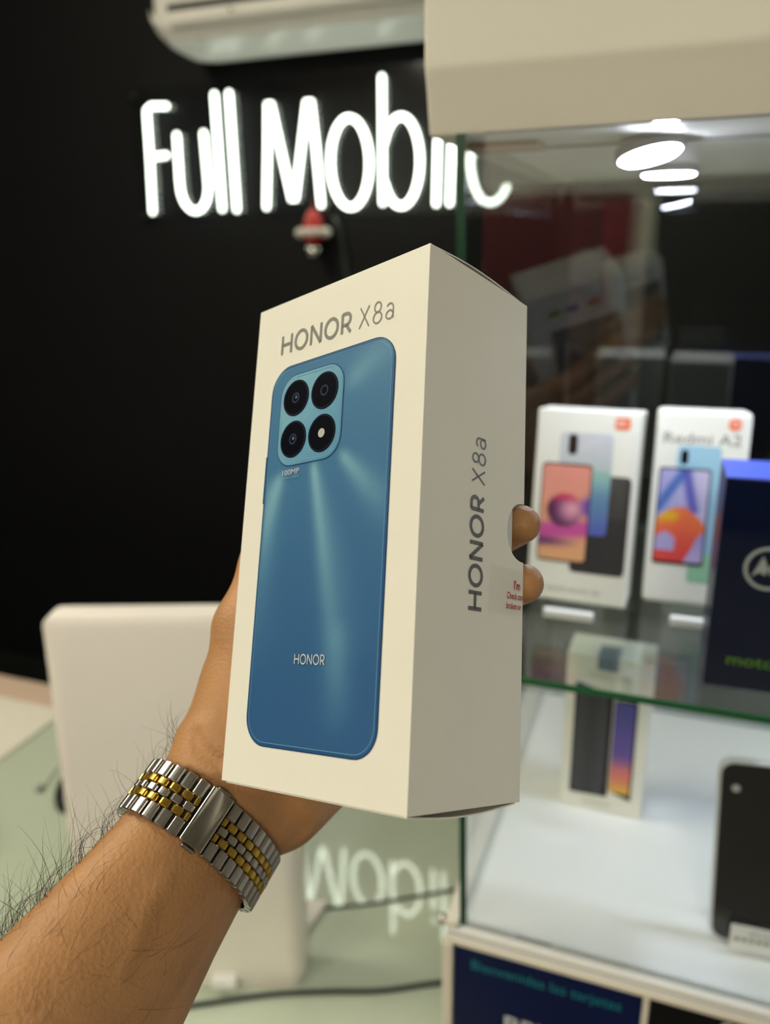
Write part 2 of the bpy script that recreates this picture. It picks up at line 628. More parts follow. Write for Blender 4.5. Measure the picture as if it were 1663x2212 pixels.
world_part('sheet', MB().box(-0.1325, 0.0115, 0.4992, 0.5002, 0.5, 0.9235), 'poster_navy', po)
world_part('headline', text_mesh(PF, 'Bienvenidas las tarjetas', 0.0145, 0.4035, 0.0095, 0.115), 'ink_cyan', po)
world_part('bank_lettering', text_mesh(PF, 'BBVA', 0.0425, 0.349, 0.017, 0.058, bold=.02), 'ink_silver', po)
world_part('subline', text_mesh(PF, 'crédito y débito', 0.0145, 0.335, 0.007, 0.07), 'ink_cyan', po)
po2 = empty('logo_poster', (0.1, 0.5, 0.5), 0, 'black poster with a grey fruit logo beside the navy card poster', 'poster')
world_part('sheet', MB().box(0.0167, 0.16, 0.4992, 0.5002, 0.5, 0.9235), 'poster_black', po2)
PF2 = Face((0.0167, 0.4991, 0.5), (1, 0, 0), (0, 0, 1))
lf = [(0.048, 0.4085), (0.047, 0.4145), (0.0505, 0.4195), (0.0555, 0.4215), (0.0562, 0.4155), (0.053, 0.4105)]
world_part('logo_leaf', flat(PF2, [lf], .0002), 'ink_silver', po2)
ap = [(0.048 + 0.021 * math.cos(a) * (1 + .10 * math.cos(2 * a)), 0.386 + 0.0205 * math.sin(a) - 0.004 * math.exp(-((a - math.pi / 2) / .28) ** 2) - 0.0) for a in [2 * math.pi * k / 48 for k in range(48)]]
ap = [p for p in ap if (p[0] - 0.0735) ** 2 + (p[1] - 0.389) ** 2 > 0.0095 ** 2]
world_part('logo_fruit', flat(PF2, [ap], .0002), 'ink_silver', po2)


# lamps inside the case
def puck(x, y, n, r, label, z=HZ, drop=0.012, glow='case_glow'):
    t = empty('case_lamp', (x, y, z), 0, label, 'lamp', 'small lamps under the case header')
    q = Vector((0, 0, -1)).rotation_difference(Vector(n).normalized()).to_matrix().to_4x4()
    rim = MB().lathe([(r * .5, 0.004), (r * 1.06, 0.0), (r * 1.1, -.004), (r * 1.06, -0.007), (r * 1.0, -.0072)], 32)
    me = rim.mesh('rim')
    me.transform(Matrix.Translation((0, 0, -drop + .004)) @ q)
    obj('rim', me, 'lamp_body', t, True)
    em = MB().lathe([(r * .2, -.0065), (r * .97, -.0073), (r * .9, -.0084), (r * .1, -.0092)], 32).mesh('lens')
    em.transform(Matrix.Translation((0, 0, -drop + .004)) @ q)
    obj('lens', em, glow, t, True)
    st = MB().lathe([(r * .45, -0.0005), (r * .42, -drop * .6), (r * .2, -drop)], 20)
    obj('mount', st, 'lamp_body', t, True)
    return t


puck(-0.0365, 0.578, (0.20, -0.15, -0.95), 0.0195, 'tilted round lamp under the header, above the boxes, nearest the front glass', drop=.007)
puck(-0.031, 0.780, (0, 0, -1), 0.022, 'flat round lamp under the header, behind the tilted one', drop=.003, glow='case_glow_soft')
puck(0.26, 0.66, (0, 0, -1), 0.026, 'round lamp under the header above the black phone', drop=.006)
puck(0.62, 0.66, (0, 0, -1), 0.026, 'round lamp at the far right end of the case header', drop=.006)

# ================================================================== BOXED PHONES IN THE CASE


def card_box(name, w, d, h, base, rz, label, material='card_white', group='boxed phones in the display case', bev=.0015, tilt=0):
    """carton standing at base (centre of the front bottom edge), front facing the shop"""
    t = empty(name, base, rz, label, 'phone box', group)
    t.rotation_euler = (math.radians(-tilt), 0, rz)
    o_ = obj('carton', MB().box(-w / 2, w / 2, 0, d, 0, h), material, t)
    bevel(o_, bev, 3)
    F_ = Face((-w / 2, 0, 0), (1, 0, 0), (0, 0, 1))
    return t, F_


def mix3(a, b_, t):
    t = max(0.0, min(1.0, t))
    t = t * t * (3 - 2 * t)
    return tuple(a[i] + (b_[i] - a[i]) * t for i in range(3))


LIFT = 0.0003
# -- white carton with the coral phone
t, F_ = card_box('phone_box', 0.0815, 0.047, 0.1595, (-0.0715, 0.640, SZ + 0.0068), math.radians(-1.5),
                 'white phone box printed with a coral-screened phone, left of its neighbour on the shelf', tilt=7.5)
obj('logo_square', flat(F_, [[(p[0] + .0615, p[1] + .1455) for p in rrect(.0115, .0095, .002)]], LIFT), 'ink_orange', t)
mi = ribbon([(.0640, .1482), (.0640, .1522), (.0670, .1522), (.0670, .1482)], .0008) + ribbon([(.0655, .1482), (.0655, .1506)], .0008) + ribbon([(.0692, .1482), (.0692, .1526)], .0008)
obj('logo_mark', flat(F_, mi, 2 * LIFT), 'ink_white', t)


def grad_back(s, v):
    if v > .62:
        return mix3((190, 200, 200), (205, 205, 212), (v - .62) / .3)
    if v > .3:
        return mix3((96, 135, 178), (150, 195, 185), (v - .3) / .32)
    return mix3((86, 100, 185), (96, 135, 178), v / .3)


def coral(s, v):
    c = mix3((232, 170, 125), (232, 150, 136), (v - .3) / .6)
    c = mix3(c, (205, 80, 160), 1.3 * math.exp(-((v - .30 - .05 * s) / .085) ** 2))
    c = mix3(c, (112, 60, 112), math.exp(-((v - .19) / .05) ** 2) * max(0.0, 1.2 - 1.2 * s))
    if s > .72:
        c = mix3(c, (125, 85, 175), math.exp(-((v - .58) / .1) ** 2) * (s - .72) * 5)
    dx, dy = s - .5, (v - .53) * 2.1
    rr = math.hypot(dx, dy)
    if rr < .40:
        ball = mix3((235, 165, 190), (78, 28, 72), (math.hypot(dx - .16, dy - .04)) / .52)
        ball = mix3(ball, (222, 58, 96), (dy - .12) * 4)
        c = mix3(ball, c, (rr - .34) / .06)
    return c


obj('phone_print', shade_print(F_, .044, .082, .004, .034, .026, LIFT * .7, lambda s, v: mix3((42, 42, 46), (92, 86, 86), max(0, (v - .55) * 1.6) * (1 - abs(s - .5))), 10, 20), 'print_soft', t)
obj('phone_print', shade_print(F_, .042, .083, .004, .0195, .0585, LIFT, grad_back, 10, 40), 'print_soft', t)
obj('camera_print', flat(F_, [[(p[0] + .0262, p[1] + .1235) for p in rrect(.0072, .0165, .003)]], LIFT * 1.3), 'lens_black', t)
obj('phone_print', flat(F_, [[(p[0] + .0065, p[1] + .0335) for p in rrect(.0405, .0825, .004)]], LIFT * 1.6), 'lens_black', t)
obj('screen_print', shade_print(F_, .0385, .0795, .003, .0075, .0350, LIFT * 2.2, coral, 24, 48), 'print_soft', t)
obj('name_lettering', text_mesh(F_, 'REDMI NOTE 10S', .0165, .0085, .0035, .044, LIFT), 'ink_grey', t)

# -- ivory carton with the blue phone
t, F_ = card_box('phone_box', 0.0705, 0.047, 0.1595, (0.0162, 0.661, SZ + 0.0072), math.radians(2.0),
                 'ivory phone box with large grey lettering and an orange round logo', bev=.0042, tilt=7.5)
obj('logo_square', flat(F_, [[(p[0] + .0535, p[1] + .1450) for p in rrect(.0092, .0092, .0035)]], LIFT), 'ink_orange', t)
obj('logo_mark', flat(F_, ribbon([(.0562, .1476), (.0562, .1514), (.0588, .1514), (.0588, .1476)], .0007) + ribbon([(.0604, .1476), (.0604, .1516)], .0007), 2 * LIFT), 'ink_white', t)
obj('name_lettering', text_mesh(F_, 'Redmi A2', .0065, .1330, .0090, .0575, LIFT), 'ink_grey', t)
obj('phone_print', shade_print(F_, .0315, .083, .003, .0330, .020, LIFT * .6, lambda s, v: mix3((150, 200, 165), (170, 210, 180), v), 6, 12), 'print_soft', t)
obj('phone_print', shade_print(F_, .033, .088, .003, .0175, .0435, LIFT, lambda s, v: mix3((150, 190, 212), (160, 202, 224), v), 6, 12), 'print_soft', t)
obj('camera_print', flat(F_, [[(p[0] + .0205, p[1] + .1165) for p in rrect(.0055, .0115, .0025)]], LIFT * 1.3), 'lens_black', t)


def swirl(s, v):
    c = mix3((150, 150, 215), (205, 195, 225), s * .6 + v * .4)
    if v > .55:
        k = abs((s - .2) - (v - .75) * 1.2)
        c = mix3((70, 110, 185), c, k * 5)
        k = abs((s - .62) + (v - .8) * .5)
        c = mix3((90, 90, 180), c, k * 5.5)
    w = .60 - .16 * (s - .45) ** 2 * 4
    if v < w:
        c2 = mix3((225, 70, 70), (240, 120, 70), (v / w))
        if s < .5 and v > .38:
            c2 = mix3((235, 180, 40), c2, abs(v - .50) * 8 + max(0, s - .35) * 4)
        edge = v - (.35 - s * 1.0)
        lim = (s < .55 and .12 < v < .34 and v < .34 - .4 * abs(s - .2) and s < .42)
        if lim:
            c2 = (175, 165, 215)
        if v < .33 and s > .62 + (v) * .9:
            c2 = mix3((190, 175, 220), (160, 150, 210), v * 3)
        c = c2
    return c


obj('phone_print', flat(F_, [[(p[0] + .0050, p[1] + .0340) for p in rrect(.0395, .0795, .003)]], LIFT * 1.6), 'lens_black', t)
obj('screen_print', shade_print(F_, .0370, .0755, .002, .0062, .0365, LIFT * 2.2, swirl, 28, 56), 'print_soft', t)

# -- navy carton at the right, near the front glass
t, F_ = card_box('phone_box', 0.080, 0.050, 0.1475, (0.0690, 0.545, SZ + 0.0003), math.radians(2.0),
                 'dark navy phone box with a round winged emblem and green lettering', 'navy_card', bev=.0008)
obj('top_panel', MB().box(-.0398, .0398, .0002, .0498, .1476, .1484), 'blue_card', t)
cx, cz, rr = .0315, .0890, .0150
obj('emblem_ring', flat(F_, ring_polys(circle(cx, cz, rr), circle(cx, cz, rr * .84)), LIFT), 'ink_silver', t)
wing = [(-.66, -.40), (-.50, .10), (-.26, .58), (-.02, .05), (.02, .05), (.26, .58), (.50, .10), (.66, -.40), (.36, -.18), (.12, -.30), (0, -.12), (-.12, -.30), (-.36, -.18)]
wp = [[(cx + p[0] * rr, cz + p[1] * rr) for p in q] for q in
      ([(-.66, -.42), (-.36, -.18), (-.26, .58)], [(-.36, -.18), (-.10, -.32), (0, .0), (-.26, .58)], [(.66, -.42), (.26, .58), (.36, -.18)], [(.36, -.18), (.26, .58), (0, .0), (.10, -.32)])]
obj('emblem_wings', flat(F_, wp, LIFT), 'ink_silver', t)
obj('name_lettering', text_mesh(F_, 'moto g', .0135, .0180, .0085, .040, LIFT), 'ink_green', t)

# -- narrow carton on the case floor
t, F_ = card_box('phone_box', 0.0755, 0.040, 0.1635, (-0.0415, 0.682, FZ + 0.0003), math.radians(-2.0),
                 'white phone box with a black phone print standing on the floor of the display case', bev=.001)
F_ = Face((-.03775, 0, 0), (1, 0, 0), (0, 0, 1.065))
obj('phone_print', flat(F_, [[(.0090, .0165), (.0105, .0150), (.0430, .0165), (.0440, .0180), (.0440, .1165), (.0425, .1185), (.0105, .1262), (.0090, .1250)]], LIFT), 'lens_black', t)
obj('phone_print', shade_print(F_, .030, .098, .002, .0100, .0175, LIFT * 1.4, lambda s, v: mix3((34, 36, 42), (48, 50, 58), .5 + .5 * math.sin(s * 9)), 12, 4), 'print_soft', t)
obj('phone_print', flat(F_, [[(.0450, .0230), (.0640, .0170), (.0655, .0185), (.0655, .1140), (.0640, .1155), (.0450, .1145)]], LIFT * .7), 'lens_black', t)


def dusk(s, v):
    if v < .22:
        return mix3((228, 175, 70), (225, 120, 110), v / .22)
    if v < .42:
        return mix3((225, 120, 110), (120, 80, 160), (v - .22) / .2)
    return mix3((96, 72, 160), (72, 70, 150), (v - .42) / .5)


obj('screen_print', shade_print(F_, .0180, .0900, .001, .0455, .0228, LIFT * 1.4, dusk, 6, 30), 'print_soft', t)
obj('name_lettering', text_mesh(F_, 'Galaxy A03', .0200, .1335, .0038, .036, LIFT), 'ink_grey', t)
obj('maker_lettering', text_mesh(F_, 'SAMSUNG', .0220, .0065, .0034, .026, LIFT), 'ink_grey', t)
sl = obj('seal_strip', MB().box(-.0105, .0085, -.0004, .022, .1636, .1639).box(-.0105, .0085, -.0006, -.0002, .1495, .1636), mat('seal_blue', rgb(104, 128, 150), 0.3, noise=.05), t)

# -- clear acrylic feet under the two cartons
for (x, y, wd, zt, lb) in ((-0.0735, 0.624, .040, .004, 'clear acrylic foot under the box with the coral phone'),
                           (0.0215, 0.640, .034, .005, 'clear acrylic foot under the ivory box')):
    t = empty('acrylic_stand', (x, y, SZ + 0.0002), 0, lb, 'stand', 'acrylic feet on the glass shelf')
    obj('foot_plate', MB().box(-wd / 2, wd / 2, 0.0, 0.034, 0.0, zt - .0002), 'acrylic', t)
    lip = obj('front_lip', MB().box(-wd / 2, wd / 2, -0.0062, -0.0003, 0.0, 0.0072), 'ink_white', t)
    bevel(lip, .001, 2)

# -- black demo phone leaning on a stand
ph = empty('display_phone', (0.0935, 0.556, FZ + 0.0045), math.radians(4), 'black smartphone with a silver rim and white price sticker, standing on the case floor', 'phone')
lean = Matrix.Rotation(math.radians(-8), 4, 'X') @ Matrix.Rotation(math.radians(-2), 4, 'Y')
pm = MB().prism([(p[0] - .0385, p[1]) for p in rrect(.077, .148, .011, 10)], 'y', 0, .0085).mesh('body')
pm.transform(lean)
o_ = obj('body', pm, mat('phone_rim', rgb(205, 208, 216), .3, noise=.02), ph)
bevel(o_, .002, 3)
PFc = Face(lean @ Vector((-.0385, 0, 0)), lean.to_3x3() @ Vector((1, 0, 0)), lean.to_3x3() @ Vector((0, 0, 1)))
obj('back_panel', flat(PFc, [[(p[0] + .0022, p[1] + .0022) for p in rrect(.0726, .1436, .0095, 10)]], .0004), 'phone_black', ph)
obj('camera_lens', flat(PFc, [circle(.0125, .1265, .0030, 24)], .0010), 'lamp_body', ph)
obj('camera_ring', flat(PFc, ring_polys(circle(.0125, .1265, .0046), circle(.0125, .1265, .0031)), .0008), 'lens_black', ph)
sk_ = obj('price_sticker', MB().box(-.0245, .0385, -.0052, -.0045, -.0020, .0205), 'ink_white', ph)
SF = Face((-.0245, -.0053, -.002), (1, 0, 0), (0, 0, 1))
obj('sticker_lettering', text_mesh(SF, 'iPhone', .013, .0145, .0038, .020, .0001), 'ink_grey', sk_)
obj('sticker_lettering', flat(SF, [[(.003 + k * .0052, .0085), (.0068 + k * .0052, .0085), (.0068 + k * .0052, .0118), (.003 + k * .0052, .0118)] for k in range(9)], .0001), 'ink_grey', sk_)
st = obj('stand', MB().prism([(.0065, -.0035), (.050, -.0035), (.050, -.001), (.034, .0), (.0405, .085), (.0385, .085), (.0260, .0), (.0065, -.001)], 'x', -.02, .02), 'acrylic', ph)

# ================================================================== COUNTERS, COMPUTER AND CABLES
CZ = 0.594
ct = empty('glass_counter', (-0.6, 0.75, 0), 0, 'low counter with a shiny pale green glass top, left of the display case', 'counter')
world_part('glass_top', MB().box(-1.083, -0.1515, 0.30, 1.17, CZ - .012, CZ), 'counter_glass', ct)
world_part('edge_strip', MB().box(-1.083, -0.1515, 0.296, 0.2995, CZ - .012, CZ), 'dark_green_edge', ct)
world_part('body', MB().box(-1.075, -0.158, 0.32, 1.16, 0.09, CZ - .0125), 'laminate_white', ct)
world_part('plinth', MB().box(-1.05, -0.17, 0.36, 1.12, 0.0, 0.0895), 'rubber_black', ct)
for x0, x1 in ((-1.07, -0.77), (-0.765, -0.465), (-0.46, -0.163)):
    dr = world_part('door', MB().box(x0, x1, 0.302, 0.3195, 0.10, CZ - .02), 'laminate_white', ct)
    hb = MB().tube([((x0 + x1) / 2 - .05, .298, .5), ((x0 + x1) / 2 - .05, .285, .5), ((x0 + x1) / 2 + .05, .285, .5), ((x0 + x1) / 2 + .05, .298, .5)], .004, 8).mesh('handle')
    obj('handle', local(hb, ct), 'steel', dr)

wc = empty('white_counter', (-1.8, 0.75, 0), 0, 'cream white counter at the far left beside the glass counter', 'counter')
wt = world_part('worktop', MB().box(-2.5, -1.0855, 0.30, 1.10, CZ - .02, CZ + .006), 'laminate_cream', wc)
bevel(wt, .003, 2)
world_part('back_strip', MB().box(-2.5, -1.0855, 1.1005, 1.17, CZ - .02, CZ + .004), 'beige_plate', wc)
world_part('body', MB().box(-2.48, -1.095, 0.33, 1.15, 0.0, CZ - .0205), 'laminate_white', wc)

# big silver screen seen from behind
sc = empty('computer_screen', (-0.502, 0.666, CZ + .0003), math.radians(20), 'upright silver computer screen seen from behind, partly hidden by the forearm', 'computer')
SW, SH, SR = .266, .490, .016
mbs = MB()
nxs, nzs = 16, 48
for j in range(nzs + 1):
    z = SH * (.5 - .5 * math.cos(math.pi * j / nzs))
    dz_ = min(z, SH - z)
    ins = SR - math.sqrt(max(0.0, SR * SR - (SR - dz_) ** 2)) if dz_ < SR else 0.0
    for i in range(nxs + 1):
        x = -SW / 2 + ins + (SW - 2 * ins) * (.5 - .5 * math.cos(math.pi * i / nxs))
        edge_ = min(1.0, min(x + SW / 2, SW / 2 - x, z + .05, SH - z) / .012)
        bul = .034 * max(0.0, 1 - ((z / SH - .38) / .62) ** 2)
        mbs.v.append((x, -.003 * math.sqrt(max(0.0, 1 - (1 - max(edge_, 0)) ** 2)) - bul * min(1.0, .25 + edge_), z))
for j in range(nzs):
    for i in range(nxs):
        a = j * (nxs + 1) + i
        mbs.f.append((a, a + 1, a + nxs + 2, a + nxs + 1))
# rim and the flat side that faces away
loop = [i for i in range(nxs + 1)] + [j * (nxs + 1) + nxs for j in range(1, nzs + 1)] + [nzs * (nxs + 1) + i for i in range(nxs - 1, -1, -1)] + [j * (nxs + 1) for j in range(nzs - 1, 0, -1)]
n0 = len(mbs.v)
for i in loop:
    mbs.v.append((mbs.v[i][0], .022, mbs.v[i][2]))
for k in range(len(loop)):
    k2 = (k + 1) % len(loop)
    mbs.f.append((loop[k], loop[k2], n0 + k2, n0 + k))
n1 = len(mbs.v)
mbs.v += mbs.v[n0:n1]
mbs.f.append(tuple(range(n1, len(mbs.v))))
body = obj('shell', mbs, 'silver_shell', sc, True)
obj('screen_glass', MB().box(-.118, .119, .0222, .0235, .05, .475), 'lens_black', sc)
ft = obj('foot', MB().prism([(-.11, .0225), (.112, .0225), (.150, .105), (-.07, .125)], 'z', 0.0, .010), 'silver_shell', sc)
bevel(ft, .002, 2)
obj('highlight_block', MB().prism([(p[0] + .02, p[1] + .012) for p in rrect(.030, .012, .004)], 'y', -.0385, -.0195), 'ink_white', sc)  # white block standing in for a bright highlight low on the shell


def cable(name, pts, r, material, label, z=None):
    P = [Vector(p) for p in pts]
    out = []
    for i in range(len(P) - 1):
        p0, p1, p2, p3 = P[max(i - 1, 0)], P[i], P[i + 1], P[min(i + 2, len(P) - 1)]
        for k in range(8):
            t_ = k / 8
            out.append(.5 * ((2 * p1) + (-p0 + p2) * t_ + (2 * p0 - 5 * p1 + 4 * p2 - p3) * t_ ** 2 + (-p0 + 3 * p1 - 3 * p2 + p3) * t_ ** 3))
    out.append(P[-1])
    o2 = obj(name, MB().tube(out, r, 8), material, None, True)
    return tag(o2, label, 'cable')


zc = CZ + .0032
cable('power_cable', [(-.68, .530, zc), (-.57, .570, zc), (-.475, .622, zc), (-.402, .662, zc), (-.340, .688, zc), (-.277, .712, zc), (-.211, .748, zc), (-.156, .772, zc)], .003, 'rubber_black',
      'thick dark cable curving over the glass counter in front of the silver screen')
zc = CZ + .0024
cable('thin_cable', [(-.455, .800, zc), (-.405, .806, zc), (-.343, .836, zc), (-.290, .868, zc), (-.239, .900, zc), (-.175, .93, zc)], .0022, 'cable_grey',
      'thin grey cable behind the silver screen, running to the display case')
pen = empty('white_cable', (-.957, .889, CZ + .0003), 0, 'short pale cable with a small plug on the counter left of the screen', 'cable')
world_part('cord', MB().tube([(-.957, .889, CZ + .003), (-.966, .925, CZ + .003), (-.979, .972, CZ + .003), (-.985, 1.03, CZ + .003)], .0025, 8), 'cable_white', pen, True)
world_part('plug', MB().lathe([(.001, -.008), (.005, -.006), (.0062, 0), (.005, .006), (.001, .008)], 12, 'y', (-.956, .884, CZ + .0066)), 'plastic_grey', pen, True)

ms = empty('computer_mouse', (-0.893, 0.898, CZ + .0003), math.radians(25), 'black computer mouse on the counter, half hidden behind the silver screen', 'mouse')
bm = bmesh.new()
bmesh.ops.create_uvsphere(bm, u_segments=24, v_segments=14, radius=1)
for v_ in bm.verts:
    v_.co = Vector((v_.co.x * .031, v_.co.y * .052, max(v_.co.z, -.18) * .034 + .0062))
me = bpy.data.meshes.new('shell')
bm.to_mesh(me)
bm.free()
obj('shell', me, 'rubber_black', ms, True)
obj('wheel', MB().lathe([(.002, -.003), (.006, -.0025), (.006, .0025), (.002, .003)], 14, 'x', (0, -.026, .0335)), 'plastic_grey', ms, True)
ad = empty('power_adapter', (-0.952, 0.728, CZ + .0003), math.radians(15), 'black power adapter at the left edge of the glass counter', 'adapter')
a_ = obj('block', MB().box(-.03, .022, -.028, .028, 0, .03), 'rubber_black', ad)
bevel(a_, .005, 3)
obj('strain_relief', MB().lathe([(.006, .0), (.005, .012), (.0035, .022)], 12, 'x', (.0222, 0, .015)), 'rubber_black', ad, True)

# ================================================================== AIR CONDITIONER AND NEON SIGN
ac = empty('air_conditioner', (-0.83, 2.0, 1.89), 0, 'white split air conditioner on the black wall above the glowing sign', 'air conditioner')
AX0, AX1 = -1.235, -0.36


def ac_prof(s):
    # (y, z) outline seen from the end, s insets the outline for the end caps
    return [(1.998, 2.19 - s), (1.998, 1.905 + s), (1.93, 1.893 + s), (1.86, 1.899 + s), (1.815, 1.914 + s), (1.795, 1.936 + s), (1.785 + s, 1.97), (1.785 + s, 2.14 - s), (1.80 + s, 2.18 - s), (1.83, 2.195 - s)]


mb = MB()
secs = [(AX0, .05), (AX0 + .006, .030), (AX0 + .02, .015), (AX0 + .045, .005), (AX0 + .075, 0), (AX1 - .05, 0), (AX1 - .01, .012), (AX1, .03)]
n = len(ac_prof(0))
for x, s in secs:
    yy = ac_prof(s)
    mb.v += [(x, y + (0.25 * s if y < 1.99 else 0), z) for y, z in yy]
for i in range(len(secs) - 1):
    mb.f += [(i * n + k, i * n + (k + 1) % n, (i + 1) * n + (k + 1) % n, (i + 1) * n + k) for k in range(n)]
mb.f += [tuple(range(n)), tuple(range((len(secs) - 1) * n, len(secs) * n))]
o_ = world_part('housing', mb, 'plastic_white', ac)
bevel(o_, .004, 2, 25)
world_part('outlet_slot', MB().prism([(1.7835, 1.966), (1.7838, 1.982), (1.80, 1.985), (1.80, 1.964)], 'x', AX0 + .065, AX1 - .06), 'vent_dark', ac)
lv = world_part('louver', MB().prism([(1.7795, 1.945), (1.7790, 1.9655), (1.7835, 1.9672), (1.7930, 1.937), (1.7900, 1.935)], 'x', AX0 + .068, AX1 - .06), 'plastic_white', ac)
bevel(lv, .001, 2)
world_part('sensor_dot', MB().lathe([(.0005, -.0025), (.005, -.002), (.0062, 0), (.004, .0005)], 14, 'y', (-1.005, 1.7785, 1.956)), 'steel_polished', ac, True)

sg_ = empty('neon_sign', (-0.9, 1.99, 1.535), 0, 'clear acrylic sign with glowing white letters on the black wall', 'sign')
world_part('acrylic_panel', MB().box(-1.442, -0.365, 1.978, 1.983, 1.536, 1.862), 'sign_acrylic', sg_)
for x, z in ((-1.42, 1.55), (-.385, 1.55), (-1.42, 1.845), (-.385, 1.845)):
    world_part('standoff', MB().lathe([(.006, 1.974), (.008, 1.9745), (.008, 1.9775), (.005, 1.978), (.005, 1.9995)], 12, 'y', (x, 0, z)), 'rubber_black', sg_, True)
YN = 1.967


def el(cx, cz, rx, rz_, a0, a1, n_=28):
    return [(p[0], p[1]) for p in arc(cx, cz, rx, rz_, a0, a1, n_)]


letters = [
    ('F', [[(-1.316, 1.812), (-1.362, 1.815), (-1.376, 1.806), (-1.377, 1.79), (-1.380, 1.694), (-1.387, 1.560)], [(-1.378, 1.694), (-1.330, 1.697)]]),
    ('u', [[(-1.292, 1.743), (-1.295, 1.63)] + el(-1.2525, 1.622, .0425, .064, 180, 360, 16)[1:] + [(-1.212, 1.743)]]),
    ('l', [[(-1.173, 1.829), (-1.173, 1.561)]]),
    ('l', [[(-1.131, 1.829), (-1.130, 1.558)]]),
    ('M', [[(-1.044, 1.562), (-1.033, 1.69), (-1.025, 1.800), (-1.018, 1.800), (-.971, 1.575), (-.963, 1.575), (-.920, 1.798), (-.910, 1.798), (-.901, 1.70), (-.892, 1.562)]]),
    ('o', [el(-.8125, 1.654, .0505, .100, 95, 455, 32)]),
    ('b', [[(-.727, 1.834), (-.729, 1.562)], [(-.727, 1.69)] + el(-.682, 1.651, .047, .098, 150, -150, 26) + [(-.728, 1.612)]]),
    ('i', [[(-.592, 1.692), (-.595, 1.556)], [(-.590, 1.742), (-.590, 1.748)]]),
    ('l', [[(-.554, 1.829), (-.562, 1.556)]]),
    ('e', [[(-.512, 1.662), (-.452, 1.672), (-.425, 1.684)] + el(-.466, 1.690, .044, .056, 10, 175, 14) + el(-.464, 1.652, .050, .098, 180, 318, 18)]),
]
for ch, paths in letters:
    mbn = MB()
    for pth in paths:
        mbn.tube([(x, YN, z) for x, z in pth], .0062, 10)
        for e_ in (pth[0], pth[-1]):
            mbn.lathe([(.001, -.0062), (.0045, -.0045), (.0062, 0), (.0045, .0045), (.001, .0062)], 10, 'z', (e_[0], YN, e_[1]))
    lo = world_part('neon_letter', mbn, 'neon', sg_, True)
    lo['label'] = 'glowing neon letter ' + ch
tag(obj('sign_cord', MB().tube([(-.862, 1.974, 1.535), (-.851, 1.985, 1.505), (-.834, 1.99, 1.383), (-.815, 1.991, 1.24), (-.80, 1.992, 1.0), (-.80, 1.993, .35)], .0055, 8), 'cable_grey', None, True),
    'grey power cord hanging down the wall under the glowing sign', 'cord')

orn = empty('hanging_ornament', (-.905, 1.945, 1.44), 0, 'small red and white hanging ornament with a silver bell below the sign', 'ornament')
world_part('string', MB().tube([(-.905, 1.955, 1.575), (-.905, 1.945, 1.548)], .001, 6), 'ornament_red', orn)
world_part('red_cap', MB().lathe([(.002, 1.552), (.010, 1.548), (.019, 1.532), (.024, 1.514), (.022, 1.505), (.004, 1.503)], 20, 'z', (-.905, 1.945, 0)), 'ornament_red', orn, True)
world_part('white_trim', MB().lathe([(.010, 1.5065), (.030, 1.508), (.038, 1.501), (.036, 1.493), (.026, 1.487), (.010, 1.4865)], 22, 'z', (-.905, 1.945, 0)), 'ornament_white', orn, True)
world_part('red_skirt', MB().lathe([(.008, 1.4955), (.022, 1.490), (.024, 1.482), (.017, 1.474), (.006, 1.473)], 20, 'z', (-.905, 1.945, 0)), 'ornament_red', orn, True)
for sx in (-1, 1):
    world_part('white_tuft', MB().lathe([(.001, -.013), (.009, -.008), (.012, 0), (.009, .008), (.001, .013)], 14, 'z', (-.905 + sx * .036, 1.943, 1.497)), 'ornament_white', orn, True)
bell = world_part('silver_bell', MB().lathe([(.001, 1.4735), (.010, 1.471), (.018, 1.462), (.0205, 1.4525), (.018, 1.443), (.010, 1.4345), (.001, 1.432)], 24, 'z', (-.905, 1.943, 0)), 'steel_polished', orn, True)

# ================================================================== THE HELD BOX
W_, D_, H_ = 0.0831, 0.0549, 0.170
MB_W = Matrix(((0.90519789, 0.41007515, -0.11160264, -0.06010607),
               (-0.31305688, 0.82098493, 0.47747161, 0.17451683),
               (0.28742333, -0.39726831, 0.87153067, 1.30428281),
               (0, 0, 0, 1)))
hb = empty('held_phone_box', label='white phone carton with a blue phone print, held up in the hand', cat='phone box')
hb.matrix_world = MB_W
# sleeve: front, left, top, bottom plain; right and back faces share a thumb notch on their common edge
nz, nr = 0.0868, 0.0098
TH = 0.0005


def notch_poly(u_edge, sgn, other):
    """face outline with a half-round bite out of the edge at u_edge, fillets included"""
    a = [(u_edge, 0)]
    for k in range(0, 25):
        th_ = math.radians(-90 + 180 * k / 24)
        a.append((u_edge - sgn * nr * max(0.0, math.cos(th_)) ** .9, nz + nr * math.sin(th_) * 1.02))
    a += [(u_edge, H_), (other, H_), (other, 0)]
    return a


mb = MB()
mb.add([(-W_, 0, 0), (0, 0, 0), (0, 0, H_), (-W_, 0, H_)], [(0, 1, 2, 3)])
mb.add([(-W_, D_, 0), (-W_, 0, 0), (-W_, 0, H_), (-W_, D_, H_)], [(0, 1, 2, 3)])
rp = notch_poly(D_, 1, 0)
mb.add([(0, p[0], p[1]) for p in rp], [tuple(range(len(rp)))])
bp_ = notch_poly(0, 1, -W_)
mb.add([(p[0], D_, p[1]) for p in bp_], [tuple(range(len(bp_)))[::-1]])
me = bpy.data.meshes.new('sleeve')
me.from_pydata(mb.v, [], mb.f)
bm = bmesh.new()
bm.from_mesh(me)
bmesh.ops.remove_doubles(bm, verts=bm.verts, dist=1e-6)
bmesh.ops.recalc_face_normals(bm, faces=bm.faces)
bm.to_mesh(me)
bm.free()
slv = obj('sleeve', me, 'card_white', hb)
sd = slv.modifiers.new('thick', 'SOLIDIFY')
sd.thickness = TH
sd.offset = -1
bv = slv.modifiers.new('bevel', 'BEVEL')
bv.width = .00035
bv.segments = 2
